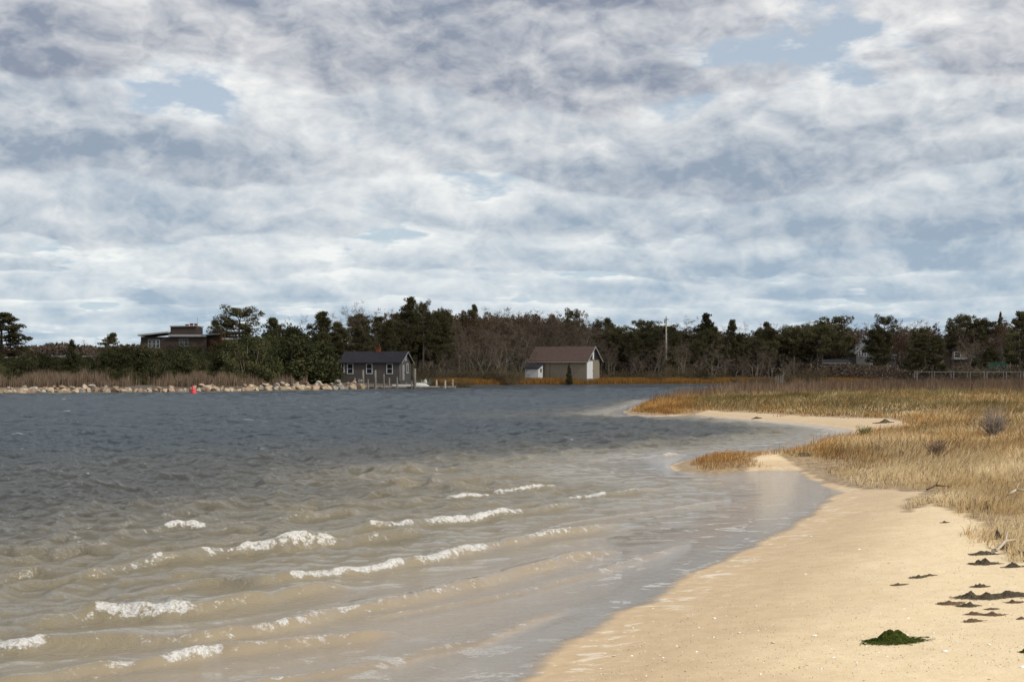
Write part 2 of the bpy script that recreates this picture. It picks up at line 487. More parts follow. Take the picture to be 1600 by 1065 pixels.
ys = [-25, -12, -6, -2, 1, 3, 4.5, 5.5, 6.3]
while ys[-1] < 60: ys.append(ys[-1] * 1.006)
while ys[-1] < 420: ys.append(ys[-1] * 1.012)
while ys[-1] < 7000: ys.append(ys[-1] * 1.25)
us = np.concatenate([-np.geomspace(6, 0.47, 22)[:-1], np.linspace(-0.46, 0.46, 520), np.geomspace(0.47, 6, 22)[1:]])
X, Y = fan(np.array(ys), us)
Z = terrain(X, Y)
ISL = [g0(*p) for p in [(1052, 727), (1085, 716), (1150, 706), (1180, 708), (1183, 722), (1165, 737), (1110, 742), (1060, 736)]]
# marsh edge of the near land: where grass and soil start
EDGE_PX = [(1700, 915), (1600, 880), (1560, 850), (1545, 825), (1500, 800), (1455, 785), (1420, 800), (1400, 795), (1440, 768), (1330, 762), (1290, 755),
           (1250, 733), (1215, 712), (1235, 701), (1300, 684), (1345, 679), (1400, 672), (1440, 664), (1390, 654), (1280, 651), (1180, 645),
           (1110, 640), (1085, 647), (1030, 650), (985, 648), (974, 644), (992, 634)]
EDGE = []
for p in EDGE_PX:
    gx, gy, gz = ground(*p); EDGE.append((gx, gy))
MARSH = EDGE + [(8.5, 90), (11, 100), (17, 113), (30, 128), (48, 140), (80, 146), (140, 150), (400, 150), (400, 5), (20, 5), (7.5, 9)]
soil = np.maximum(smooth01(0.5 + sdf(X, Y, MARSH) / 1.2), smooth01(0.5 + sdf(X, Y, ISL) / 0.8))
soil = np.where(Y > 130, 1.0, soil)
me = mesh('ground', np.stack([X, Y, Z], 1), [gridfaces(len(ys), len(us))], M_GROUND, {'height': Z, 'soil': soil, 'dist_fac': 0.85 * smooth01((Y - 30) / 16), 'far': smooth01((Y - 128) / 12)}, True)
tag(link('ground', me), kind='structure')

# ------------------------------------------------------------------ water sheet
ys = [-25, -10, -4, 0, 3, 5, 6.2]
while ys[-1] < 28: ys.append(ys[-1] * 1.0026)
while ys[-1] < 330: ys.append(ys[-1] * 1.0042)
while ys[-1] < 1200: ys.append(ys[-1] * 1.2)
us = np.concatenate([-np.geomspace(6, 0.45, 26)[:-1], np.linspace(-0.44, 0.42, 820), np.geomspace(0.43, 6, 22)[1:]])
X, Y = fan(np.array(ys), us)
T = terrain(X, Y); depth = np.maximum(-T, 0)
shore = -sdf(X, Y, NEAR)
Z = np.zeros_like(X)
fine = (np.abs(X) < 0.5 * np.maximum(Y, 14)) & (Y > 5) & (Y < 340)
# wind chop: many short-crested components, each row only carries what its spacing resolves
off = smooth01((depth - 0.03) / 0.32)
wr = np.random.default_rng(5)
dx, dy = X.copy(), Y.copy()
main = R(-32)                                       # waves run towards +x and a little towards the camera
sp = np.interp(Y, [5, 28, 330], [0.02, 0.08, 1.1])
for i in range(64):
    lam = 0.28 * (3.2 / 0.28) ** ((i + wr.random()) / 64)
    th = main + wr.normal(0, 0.7); k = 2 * math.pi / lam; ph = wr.random() * 6.28
    amp = 0.0092 * lam ** 0.42 * wr.uniform(0.5, 1.3) * (0.55 + 0.45 * np.clip((Y - 30) / 25, 0, 1) if lam > 1.3 else 1)
    arg = k * (X * math.cos(th) + Y * math.sin(th)) + ph
    fade = np.clip((lam / sp - 2.2) / 2.4, 0, 1) * off * fine
    grp = 0.55 + 1.5 * np.clip(vn(X * 0.14 / lam ** 0.5 + i * 3.1, Y * 0.14 / lam ** 0.5, 40 + i) + 0.25, 0, 1)
    Z += amp * fade * grp * (np.cos(arg) + 0.3 * np.cos(2 * arg))
    q = 0.8 * amp * fade * grp * np.sin(arg); dx -= q * math.cos(th); dy -= q * math.sin(th)
# the breaking crests traced from the photograph
crests = [  # pixels along the crest, height, [(foam from px, to px, strength)]
    ([(600, 790), (660, 779), (700, 775), (740, 771), (800, 764), (885, 758)], .055, [(695, 757, 1), (768, 872, 1)]),
    ([(740, 803), (800, 793), (860, 784), (890, 776), (945, 769), (1010, 764), (1060, 757)], .05, [(890, 945, 1), (960, 1010, .5)]),
    ([(380, 862), (470, 845), (560, 829), (610, 824), (660, 813), (740, 805), (815, 795), (860, 788), (930, 778)], .075, [(573, 638, .9), (665, 817, 1.15)]),
    ([(150, 838), (200, 828), (250, 819), (290, 816), (330, 815), (420, 808), (520, 795)], .075, [(256, 328, 1)]),
    ([(60, 900), (120, 890), (230, 873), (300, 862), (345, 855), (400, 851), (460, 845), (522, 838), (600, 828), (700, 815)], .085, [(232, 256, .6), (308, 345, .8), (356, 522, 1.0)]),
    ([(380, 912), (430, 900), (450, 897), (500, 893), (560, 886), (622, 874), (690, 863), (750, 849), (830, 834), (900, 824), (1000, 808)], .07,
     [(450, 622, 1.1), (638, 750, 1.1), (818, 895, .8), (920, 1000, .35)]),
    ([(40, 972), (100, 958), (150, 948), (200, 945), (260, 943), (305, 941), (400, 925), (470, 915), (560, 900)], .085, [(155, 307, 1.15)]),
    ([(-120, 1006), (-60, 1004), (0, 1003), (40, 1002), (72, 992), (150, 992), (300, 988), (380, 980), (440, 970), (500, 957), (560, 946), (640, 930), (735, 905), (800, 888), (880, 868), (980, 850)],
     .065, [(-60, 72, 1.2), (375, 500, .75), (535, 600, .5), (610, 735, .42)]),
    ([(-60, 1062), (60, 1052), (120, 1042), (220, 1030), (250, 1024), (300, 1018), (350, 1008), (450, 1000), (540, 990), (620, 975)], .055, [(165, 222, .7), (250, 352, 1.05), (370, 540, .5)]),
    ([(300, 1090), (400, 1062), (520, 1045), (640, 1024), (740, 998), (830, 962), (900, 940)], .022, [(520, 760, .2)]),
    ([(560, 968), (640, 952), (740, 935), (830, 915), (930, 890), (1010, 868), (1090, 838)], .02, [(600, 720, .25)]),
    ([(-60, 905), (0, 898), (60, 892), (110, 893)], .05, []),
    ([(60, 842), (110, 836), (160, 838)], .05, []),
    ([(1010, 712), (1040, 709), (1075, 706)], .06, [(1030, 1056, .9)]),
    ([(480, 770), (560, 765), (640, 762), (720, 760)], .032, []),
    ([(820, 830), (900, 815), (1000, 800), (1080, 788), (1160, 775)], .018, [(840, 900, .3)]),
    ([(200, 925), (300, 908), (360, 905), (420, 915)], .045, []),
]
foam = np.zeros_like(X); near = fine & (Y < 42)
xs_, ys_ = X[near], Y[near]; dsh = shore[near]
zadd = np.zeros(xs_.shape); fadd = np.zeros(xs_.shape); dist_fac = np.ones(xs_.shape)
jx = xs_ + 0.10 * fbm(xs_ * 1.6, ys_ * 1.6, 61, 3); jy = ys_ + 0.09 * fbm(xs_ * 1.6, ys_ * 1.6, 71, 3)
for ci, (pp, amp, fo) in enumerate(crests):
    amp *= 0.76
    W = np.array([g0(px, py, amp * 0.9) for px, py in pp]); pxs = np.array([p[0] for p in pp], float)
    d, side, par = seg_dist(jx, jy, W, False)
    n = len(pp) - 1
    i0 = np.clip(par.astype(int), 0, n - 1); pxv = pxs[i0] + (pxs[i0 + 1] - pxs[i0]) * (par - i0)
    ends = smooth01(par / 0.8) * smooth01((n - par) / 0.8)
    sd = d * side
    prof = np.where(sd > 0, np.exp(-(sd / (0.75 * amp + 0.035)) ** 2), np.exp(-(sd / (3.2 * amp + 0.14)) ** 2))
    trough = -0.22 * np.exp(-((sd - 2.6 * amp - 0.1) / (2.4 * amp + 0.06)) ** 2)
    a_ = amp * ends * (1.15 + 0.4 * vn(par * 2.3 + ci * 9.7, par * 0, 80))
    zadd = zadd + a_ * (prof + trough)
    dist_fac = np.minimum(dist_fac, 1 - 0.5 * np.exp(-(sd / 0.5) ** 2) * ends)
    for (fa, fb, fs) in fo:
        m = smooth01((pxv - fa) / 14 + 0.5) * smooth01((fb - pxv) / 9 + 0.5) * ends ** 0.3
        wdt = (0.022 + 0.72 * amp * fs) * (0.35 + 0.65 * m)
        f = m * fs * smooth01(1.15 - np.abs(sd - wdt * 0.5) / (wdt * 1.25)) * (0.9 + 0.35 * vn(par * 5 + ci, par * 0, 81))
        fadd = np.maximum(fadd, f)
        tr_ = 0.34 * m * fs * np.where(sd < 0, np.exp(sd / 0.22), 0); fadd = np.maximum(fadd, tr_)
    fadd = np.maximum(fadd, 0.30 * (amp < 0.075) * ends * smooth01(1 - np.abs(sd - amp) / 0.07) * smooth01(0.5 + 3 * vn(par * 2.1 + ci * 3, par * 0, 82)))
Zn = Z[near] * dist_fac + zadd
lump = fbm(xs_ * 9, ys_ * 9, 91, 4, 0.6)
Zn += np.clip(fadd, 0, 1.2) * (0.004 + 0.030 * np.clip(lump + 0.1, -0.5, 1))
Z[near] = Zn; foam[near] = fadd
# little whitecaps further out
wc = vn(X * 0.5, Y * 0.35, 99) + 0.4 * vn(X * 2.1, Y * 1.7, 98)
foam = np.maximum(foam, np.where((Y > 30) & (Y < 120) & (Z > 0.05), smooth01((wc - 0.47) / 0.15) * 0.7, 0))
# the swash: a thin smooth sheet running up the sand, with foam lace along its edge
band = smooth01((shore + 0.15) / 0.3) * smooth01((2.1 - shore) / 1.0) * (Y < 26)
band *= np.clip(0.6 + 1.6 * vn(X * 0.7, Y * 0.5, 55), 0, 1.0)
e_ = shore - 0.10 * fbm(X * 3, Y * 3, 66, 3)
edgef = smooth01(1 - np.abs(T + 0.007) / 0.007) * np.clip(0.2 + 2.2 * vn(X * 1.1, Y * 0.8, 56), 0, 1) * (Y < 60)
foam = np.maximum(foam, 0.66 * edgef)
e2 = -sdf(X, Y, NEAR)
cove = smooth01((Y - 34) / 3) * smooth01((66 - Y) / 5) * smooth01(1 - np.abs(shore - 0.5) / 0.9) * (X > 9)
foam = np.maximum(foam, 0.55 * cove * (Y > 34))
chop = smooth01((depth - 0.03) / 0.25)
Z *= smooth01(depth / 0.06 + 0.1)
ok = fine
Xw = np.where(ok, dx, X); Yw = np.where(ok, dy, Y)
me = mesh('water', np.stack([Xw, Yw, Z], 1), [gridfaces(len(ys), len(us))], M_WATER,
          {'depth': depth, 'foam': foam, 'swash': band, 'chop': chop}, True)
tag(link('water', me), kind='structure')

# ------------------------------------------------------------------ grasses
def blades(name, x, y, z, h, lean, ldir, w, tint, mat_, label, kind='stuff'):
    n = len(x)
    if n == 0: return
    a = rng.uniform(0, 2 * np.pi, n)
    # blades face a random way but tend to show their width to the side they stand on
    wxv, wyv = np.cos(a) * w * 0.5, np.sin(a) * w * 0.5
    lx, ly = np.cos(ldir) * lean * h, np.sin(ldir) * lean * h
    hv = h * np.sqrt(np.maximum(1 - lean ** 2, 0.05))
    V = np.empty((n, 5, 3), np.float32)
    V[:, 0] = np.stack([x - wxv, y - wyv, z - 0.03], 1); V[:, 1] = np.stack([x + wxv, y + wyv, z - 0.03], 1)
    mx_, my_, mz_ = x + lx * 0.35, y + ly * 0.35, z + hv * 0.62
    V[:, 2] = np.stack([mx_ + wxv * 0.8, my_ + wyv * 0.8, mz_], 1); V[:, 3] = np.stack([mx_ - wxv * 0.8, my_ - wyv * 0.8, mz_], 1)
    V[:, 4] = np.stack([x + lx, y + ly, z + hv], 1)
    i = np.arange(n) * 5
    me = mesh(name, V.reshape(-1, 3), [np.stack([i, i + 1, i + 2, i + 3], 1), np.stack([i + 3, i + 2, i + 4], 1)], mat_, {'tint': np.repeat(tint, 5)})
    o = link(name, me); tag(o, label, 'grass', kind=kind); return o


M_GOLD = m_leaf('golden_straw', (0.54, 0.385, 0.185), (0.80, 0.65, 0.40), 0.42)
M_OLIVE = m_leaf('olive_grass', (0.13, 0.11, 0.048), (0.26, 0.215, 0.10), 0.25)
M_RUST = m_leaf('rust_cordgrass', (0.20, 0.095, 0.03), (0.36, 0.21, 0.075), 0.25)
M_RED = m_leaf('red_brown_reeds', (0.15, 0.10, 0.07), (0.29, 0.205, 0.135), 0.2)
M_DARKT = m_leaf('dark_dead_stems', (0.05, 0.035, 0.025), (0.17, 0.12, 0.08), 0.1)

N = 1150000
u = rng.uniform(-0.02, 0.66, N) ; ly = rng.uniform(math.log(8.5), math.log(150), N)
yb = np.exp(ly); xb = u * yb
dm = np.maximum(sdf(xb, yb, MARSH), sdf(xb, yb, ISL) * 1.0)
isl = sdf(xb, yb, ISL) > -0.1
zb = terrain(xb, yb)
rag = dm + 0.9 * fbm(xb * 0.9, yb * 0.7, 31, 4) * np.clip(yb / 25, 0.5, 1.5)
patch = fbm(xb * 0.35, yb * 0.22, 33, 3)
# bald spots and thin edge
keep = (rag > -0.05) & (zb > 0.03) & (rng.random(N) < np.clip(0.25 + rag * 0.9 + 0.5 * isl, 0, 1) * np.clip(1.15 + 2.2 * fbm(xb * 0.6, yb * 0.4, 37, 3) + np.clip((yb - 22) / 20, 0, 1), 0.12, 1))
xb, yb, zb, dm, isl, patch, rag = [q[keep] for q in (xb, yb, zb, dm, isl, patch, rag)]
n = len(xb); r = rng.random(n)
pxb = 800 + xb / yb * F
fgold = np.clip(1.35 - (yb - 30) / 26, 0.10, 1) - 0.35 * smooth01((yb - 40) / 15) + 0.9 * patch * (yb > 24)
fgold += 0.35 * smooth01((pxb - 1250) / 300) * (yb > 45) * (yb < 90)
tipz = (yb > 58) & (pxb < 1130); rustp = np.clip(0.12 + 0.8 * smooth01((1120 - pxb) / 70) * (yb > 58) + 0.35 * isl + 0.35 * (rag < 1.2) * (yb > 26) + 0.15 * (fbm(xb * 0.12, yb * 0.1, 44, 2) > 0.25) * (yb > 40), 0, 0.92)
backp = smooth01((yb - 76) / 26) * 0.92
green = np.clip(0.68 + 1.2 * fbm(xb * 0.2, yb * 0.12, 48, 3), 0, 1)
sp_ = np.where(r < backp, 3, np.where(rng.random(n) < rustp * (1 - (yb < 24)), 2, np.where(rng.random(n) < fgold, 0, np.where(rng.random(n) < green, 1, 0))))
sp_ = np.where((rng.random(n) < 0.05 + 0.06 * (yb < 30) + 0.25 * (fbm(xb * .8, yb * .5, 63, 3) > .42)), 4, sp_)
clump = np.clip(0.78 + 0.7 * fbm(xb * 1.7, yb * 1.2, 35, 3) + 0.8 * fbm(xb * .5, yb * .35, 39, 2), 0.25, 1.7)
edgeh = np.clip(0.35 + rag * 0.28, 0.35, 1) * np.where(isl, 0.8, 1)
hb = clump * edgeh * rng.uniform(0.6, 1.15, n)
wb = np.maximum(0.0055, 0.00034 * yb)
ldir = rng.normal(0.25, 0.6, n) + 5.0 * fbm(xb * 0.45, yb * 0.35, 36, 2)
names = [(M_GOLD, 'marsh_grass', 'golden dry salt hay leaning over behind the sand beach', .34, .82),
         (M_OLIVE, 'beach_grass', 'olive green beach grass mixed through the middle of the marsh', .40, .5),
         (M_RUST, 'cordgrass', 'rust orange cordgrass on the spit tip and the small islet', .40, .52),
         (M_RED, 'reeds', 'red brown reeds along the far back edge of the marsh', .85, .25),
         (M_DARKT, 'dead_stems', 'dark dead stems and thatch lying in the dry marsh grass', .30, .72)]
for k, (mt, nm, lb, hh, ln) in enumerate(names):
    m = sp_ == k; q = m.sum()
    lean = np.clip(rng.normal(ln, 0.2, q), 0.02, 0.95)
    hk = hb[m] * hh
    wk = wb[m] * (1.0 if k != 3 else 0.8)
    tint = np.clip(0.5 + 1.3 * fbm(xb[m] * 0.8, yb[m] * 0.5, 50 + k, 3) + rng.normal(0, 0.22, q), 0, 1)
    blades(nm, xb[m], yb[m], zb[m], hk, lean, ldir[m] if k != 4 else rng.uniform(0, 6.28, q), wk, tint, mt, lb)

# far bank: orange marsh grass along the water, reeds on the left bank
N = 90000
pxq = rng.uniform(662, 1900, N); t = rng.random(N)
fx = np.array([p[0] for p in FARLINE]); fy = np.array([p[1] for p in FARLINE]); fpx = np.array([p[0] for p in far_px], float)
ysh = np.interp(pxq, fpx, fy); depthb = 3 + 12 * t
yq = ysh + np.where(pxq > 700, 0.2, 3) + 14 * t; xq = (pxq - 800) / F * yq
hq = rng.uniform(0.35, 0.85, N) * np.clip((pxq - 600) / 80, 0.3, 1)
blades('far_marsh_grass', xq, yq, terrain(xq, yq), hq, np.clip(rng.normal(.3, .15, N), 0, .8), rng.uniform(0, 6.28, N), np.full(N, .07),
       rng.random(N), m_leaf('orange_marsh', (0.30, 0.15, 0.04), (0.46, 0.26, 0.08), 0.2), 'orange marsh grass strip along the foot of the far wood')
N = 42000
pxq = rng.choice([0, 1, 2], N, p=[.62, .28, .10]); pxq = np.where(pxq == 0, rng.uniform(-160, 195, N) + rng.normal(0, 12, N), np.where(pxq == 1, rng.normal(305, 24, N), rng.uniform(340, 480, N)))
ysh = np.interp(pxq, fpx, fy); yq = ysh + 3 + 13 * rng.random(N); xq = (pxq - 800) / F * yq
hq = rng.uniform(0.4, 1.2, N) * np.clip(1 + 1.3 * fbm(pxq * 0.06, yq * 0.2, 5, 3), .35, 1.5)
blades('phragmites_reeds', xq, yq, terrain(xq, yq), hq, np.clip(rng.normal(.12, .1, N), 0, .5), rng.uniform(0, 6.28, N), np.full(N, .035),
       rng.random(N), m_leaf('tan_reed', (0.085, 0.062, 0.044), (0.175, 0.13, 0.092), 0.2), 'tall tan reeds behind the rocks on the left bank')


# ------------------------------------------------------------------ trees: a few of each kind, then copies
def tubes(segs, ns=4):
    """segs: rows of (ax,ay,az,bx,by,bz,ra,rb)"""
    S = np.array(segs, float); a, b_ = S[:, :3], S[:, 3:6]; d = b_ - a; d /= np.linalg.norm(d, axis=1)[:, None] + 1e-9
    ref = np.where(np.abs(d[:, 2:3]) > .8, np.array([[1., 0, 0]]), np.array([[0, 0, 1.]]))
    u = np.cross(d, ref); u /= np.linalg.norm(u, axis=1)[:, None]; v = np.cross(d, u)
    V = np.empty((len(S), 2, ns, 3))
    for k in range(ns):
        t = 2 * np.pi * k / ns; o = u * math.cos(t) + v * math.sin(t)
        V[:, 0, k] = a + o * S[:, 6:7]; V[:, 1, k] = b_ + o * S[:, 7:8]
    i = np.arange(len(S)) * 2 * ns
    Fq = np.concatenate([np.stack([i + k, i + (k + 1) % ns, i + ns + (k + 1) % ns, i + ns + k], 1) for k in range(ns)])
    return V.reshape(-1, 3), Fq


def leaves(C, size, rg, flat=0.0, out=None):
    """a small crooked quad at each centre"""
    n = len(C); a = rg.normal(size=(n, 3)); b_ = rg.normal(size=(n, 3))
    if flat: a[:, 2] *= 1 - flat; b_[:, 2] *= 1 - flat
    a /= np.linalg.norm(a, axis=1)[:, None]; b_ -= a * (a * b_).sum(1)[:, None]; b_ /= np.linalg.norm(b_, axis=1)[:, None] + 1e-9
    s = size * rg.uniform(.5, 1.25, n)[:, None]
    V = np.stack([C - a * s, C - b_ * s * .45, C + a * s, C + b_ * s * .45], 1).reshape(-1, 3)
    i = np.arange(n) * 4
    return V, np.stack([i, i + 1, i + 2, i + 3], 1)


def branchy(rg, h, spread, up, levels, r0, lean=0.1, first=0.25, nch=(3, 4), multi=1):
    segs, tips = [], []

    def grow(p, d, L, r, lv):
        k = 3 if lv == 0 else 2
        q = p
        for s in range(k):
            d = d + rg.normal(0, 0.16 + 0.07 * lv, 3); d[2] += up * 0.10; d /= np.linalg.norm(d)
            e = q + d * L / k; r2 = r * (0.86 if lv == 0 else .78)
            segs.append((*q, *e, r, r2))
            if lv < levels:
                for _ in range(rg.integers(1, 3) if lv else rg.integers(1, 4)):
                    if lv == 0 and s == 0 and rg.random() < .7: continue
                    az = rg.uniform(0, 6.28); sp = spread * rg.uniform(.6, 1.2)
                    c = d * math.cos(sp) + np.array([math.cos(az), math.sin(az), rg.uniform(-.1, .5)]) * math.sin(sp)
                    c /= np.linalg.norm(c)
                    grow(e, c, L * rg.uniform(.5, .72), r2 * .6, lv + 1)
            q = e; r = r2
        tips.append(q)
    for _ in range(multi):
        d0_ = np.array([rg.normal(0, lean), rg.normal(0, lean), 1.0]); grow(np.array([rg.normal(0, .25) * (multi > 1), rg.normal(0, .25) * (multi > 1), -0.3]), d0_, h * .62, r0, 0)
    return segs, np.array(tips)


def fit(parts, h):
    """scale so that the highest vertex stands at h"""
    top = max(V[:, 2].max() for V in parts); k = h / top
    return [V * k for V in parts]


M_BARK_G = m_plain('grey_bark', (0.25, 0.215, 0.17), .35, 1.5, .9, rand=.2)
M_BARK_B = m_plain('brown_bark', (0.15, 0.12, 0.095), .35, 1.5, .9, rand=.2)
M_TWIG_G = m_leaf('grey_twigs', (0.125, 0.095, 0.068), (0.215, 0.17, 0.125), 0.0, .2)
M_TWIG_R = m_leaf('reddish_twigs', (0.105, 0.068, 0.052), (0.165, 0.115, 0.09), 0.0, .2)
M_PINE = m_leaf('pine_needles', (0.068, 0.066, 0.029), (0.175, 0.152, 0.074), 0.35, .3)
M_CEDAR = m_leaf('cedar_foliage', (0.028, 0.034, 0.015), (0.084, 0.080, 0.038), 0.2, .25)
M_OAK = m_leaf('russet_oak_leaves', (0.10, 0.062, 0.042), (0.21, 0.13, 0.08), 0.2, .2)
M_RUSSET = m_leaf('orange_oak_leaves', (0.16, 0.07, 0.03), (0.30, 0.15, 0.055), 0.2, .1)
M_SCRUB = m_leaf('scrub_leaves', (0.085, 0.068, 0.04), (0.19, 0.15, 0.09), 0.15, .25)

PROTO = {}


def proto(kind, seed, cat, V_trunk, F_trunk, mt, V_cr, F_cr, mc, tint, crown='crown', trunk='trunk'):
    root = bpy.data.objects.new({'pine': 'pine_tree', 'umbrella': 'pine_tree', 'cedar': 'cedar_tree', 'bare': 'bare_tree', 'oak': 'oak_tree',
                                 'russet': 'oak_tree', 'scrub': 'bare_shrub', 'bush': 'evergreen_bush'}[kind], None)
    root['category'] = cat
    a_ = link(trunk, mesh(trunk, V_trunk, [F_trunk], mt), root)
    c_ = link(crown, mesh(crown, V_cr, [F_cr], mc, {'tint': tint}), root)
    PROTO.setdefault(kind, []).append([root, False])


def mk_pine(seed, umbrella=False):
    rg = np.random.default_rng(seed); h = 10.0
    segs = []; pads = []
    p = np.array([0, 0, -.3]); d = np.array([rg.normal(0, .06), rg.normal(0, .06), 1.])
    lo = .55 if umbrella else rg.uniform(.12, .32)
    K = 16
    for s in range(K):
        t0, t1 = s / K, (s + 1) / K; d = d + rg.normal(0, .05, 3) * (1, 1, 0); q = p + d / np.linalg.norm(d) * h / K
        segs.append((*p, *q, .24 * (1 - t0 * .85), .24 * (1 - t1 * .85)))
        if t1 > lo:
            tt = (t1 - lo) / (1 - lo)
            reach = (2.9 * max(.02, 1 - (max(0, tt - .45) / .62) ** 2) ** .5 * min(1, .55 + tt * 1.6) if umbrella else 2.6 * max(.01, 1 - tt ** 1.6) ** .6 * min(1, .6 + tt * 1.8)) + (.15 if umbrella else .1)
            for _ in range(rg.integers(5, 9)):
                az = rg.uniform(0, 6.28); L = reach * rg.uniform(.55, 1.12); el = rg.uniform(-.05, .45) + tt * .3
                e = q + L * np.array([math.cos(az) * math.cos(el), math.sin(az) * math.cos(el), math.sin(el)])
                mid = (q + e) / 2 + (0, 0, -.1); segs += [(*q, *mid, .07, .05), (*mid, *e, .05, .02)]
                for f in (.55, .8, 1.0):
                    if rg.random() < .85: pads.append((*(q + (e - q) * f + rg.normal(0, .18, 3)), rg.uniform(.30, .62)))
        p = q
    pads.append((*p, .26)); P_ = np.array(pads)
    C, T_ = [], []
    for px_, py_, pz_, r_ in P_:
        m = int(52 * (r_ / .45) ** 2); v = rg.normal(size=(m, 3)); v /= np.linalg.norm(v, axis=1)[:, None]
        v *= rg.uniform(.45, 1.05, m)[:, None]; v[:, 2] = v[:, 2] * (.8 if umbrella else .6) + .1
        C.append(np.array([px_, py_, pz_]) + v * r_); T_.append(np.clip(rg.normal(.5, .16) + rg.normal(0, .2, m), 0, 1))
    C = np.concatenate(C); T_ = np.concatenate(T_)
    Vl, Fl = leaves(C, .14, rg); Vt, Ft = tubes(segs, 5); Vt, Vl = fit([Vt, Vl], h)
    proto('umbrella' if umbrella else 'pine', seed, 'tree', Vt, Ft, M_BARK_B, Vl, Fl, M_PINE, np.repeat(T_, 4))


def mk_cedar(seed):
    rg = np.random.default_rng(seed); h = 10.0; segs = [(0, 0, -.3, 0, 0, 9.6, .2, .03)]; C, T_ = [], []
    for k in range(150):
        t = rg.random() ** 1.25; z0 = .5 + 9.2 * t; reach = (1 - t) ** .75 * rg.uniform(1.3, 2.3) * (1.0 if rg.random() < .8 else 1.25) + .12; az = rg.uniform(0, 6.28)
        e = np.array([math.cos(az) * reach, math.sin(az) * reach, z0 + reach * .35]); segs.append((0, 0, z0, *e, .03, .01))
        m = int(26 + 30 * reach); f = rg.uniform(.3, 1.0, m)[:, None]; c = np.array([0, 0, z0]) + (e - (0, 0, z0)) * f + rg.normal(0, .16, (m, 3)) * (1.5 - f * .7)
        C.append(c); T_.append(np.clip(rg.normal(.5, .2) + rg.normal(0, .18, m), 0, 1))
    C = np.concatenate(C); T_ = np.concatenate(T_); Vl, Fl = leaves(C, .16, rg); Vt, Ft = tubes(segs, 4); Vt, Vl = fit([Vt, Vl], h)
    proto('cedar', seed, 'tree', Vt, Ft, M_BARK_B, Vl, Fl, M_CEDAR, np.repeat(T_, 4))


def mk_bare(seed, kind='bare'):
    rg = np.random.default_rng(seed); h = 10.0
    multi = 1 if kind in ('oak', 'russet') else int(rg.integers(1, 3))
    segs, tips = branchy(rg, h, .62, 1.0, 3, .15, .12, multi=multi)
    S = np.array(segs); big = S[:, 6] > .035
    tw = []
    for t in tips:                              # fine twigs at every tip
        for _ in range(7):
            d = rg.normal(0, 1, 3); d[2] = abs(d[2]) * .8 + .2; d /= np.linalg.norm(d); L = rg.uniform(.35, .95)
            e = t + d * L; tw.append((*t, *e, .016, .008))
            for _ in range(2):
                f = t + (e - t) * rg.uniform(.3, .9); d2 = d + rg.normal(0, .6, 3); tw.append((*f, *(f + d2 / np.linalg.norm(d2) * L * .55), .011, .006))
    small = np.concatenate([S[~big], np.array(tw)])
    Vt, Ft = tubes(S[big], 5); Vl, Fl = tubes(small, 3)
    if kind in ('oak', 'russet'):
        m = 9 if kind == 'oak' else 26
        C = np.repeat(tips, m, 0) + rg.normal(0, .42, (len(tips) * m, 3)); V2, F2 = leaves(C, .13, rg)
        tint = np.concatenate([np.full(len(Vl), .25), np.repeat(rg.random(len(C)), 4)]); Fl = np.concatenate([Fl, F2 + len(Vl)]); Vl = np.concatenate([Vl, V2])
    else: tint = np.full(len(Vl), .5) + rg.normal(0, .1, len(Vl))
    Vt, Vl = fit([Vt, Vl], h)
    proto(kind, seed, 'tree', Vt, Ft, M_BARK_G if kind == 'bare' else M_BARK_B, Vl, Fl, {'bare': M_TWIG_G, 'oak': M_OAK, 'russet': M_RUSSET}[kind], tint)


def mk_scrub(seed):
    rg = np.random.default_rng(seed); h = 10.0; segs = []; tips = []
    for s in range(16):
        az = rg.uniform(0, 6.28); d = np.array([math.cos(az) * .75, math.sin(az) * .75, 1.]); p = np.array([rg.normal(0, 1.2), rg.normal(0, 1.2), -.3]); L = rg.uniform(5, 10)
        for k in range(4):
            d = d + rg.normal(0, .22, 3); d /= np.linalg.norm(d); q = p + d * L / 4; segs.append((*p, *q, .11 - .02 * k, .09 - .02 * k))
            for _ in range(3):
                d2 = d + rg.normal(0, .7, 3); d2 /= np.linalg.norm(d2); e = q + d2 * L * .25; segs.append((*q, *e, .05, .02)); tips.append(e)
                for _ in range(3): d3 = d2 + rg.normal(0, .6, 3); d3 /= np.linalg.norm(d3); segs.append((*e, *(e + d3 * L * .16), .035, .014)); tips.append(e + d3 * L * .1)
            p = q
    S = np.array(segs); big = S[:, 6] > .06; Vt, Ft = tubes(S[big], 4); Vl, Fl = tubes(S[~big], 3); tips = np.array(tips)
    C = np.repeat(tips, 3, 0) + rg.normal(0, .5, (len(tips) * 3, 3)); V2, F2 = leaves(C, .25, rg)
    tint = np.concatenate([np.full(len(Vl), .8), np.repeat(rg.random(len(C)), 4)]); Fl = np.concatenate([Fl, F2 + len(Vl)]); Vl = np.concatenate([Vl, V2]); Vt, Vl = fit([Vt, Vl], h)
    proto('scrub', seed, 'shrub', Vt, Ft, M_BARK_G, Vl, Fl, M_SCRUB, tint, 'twigs', 'stems')


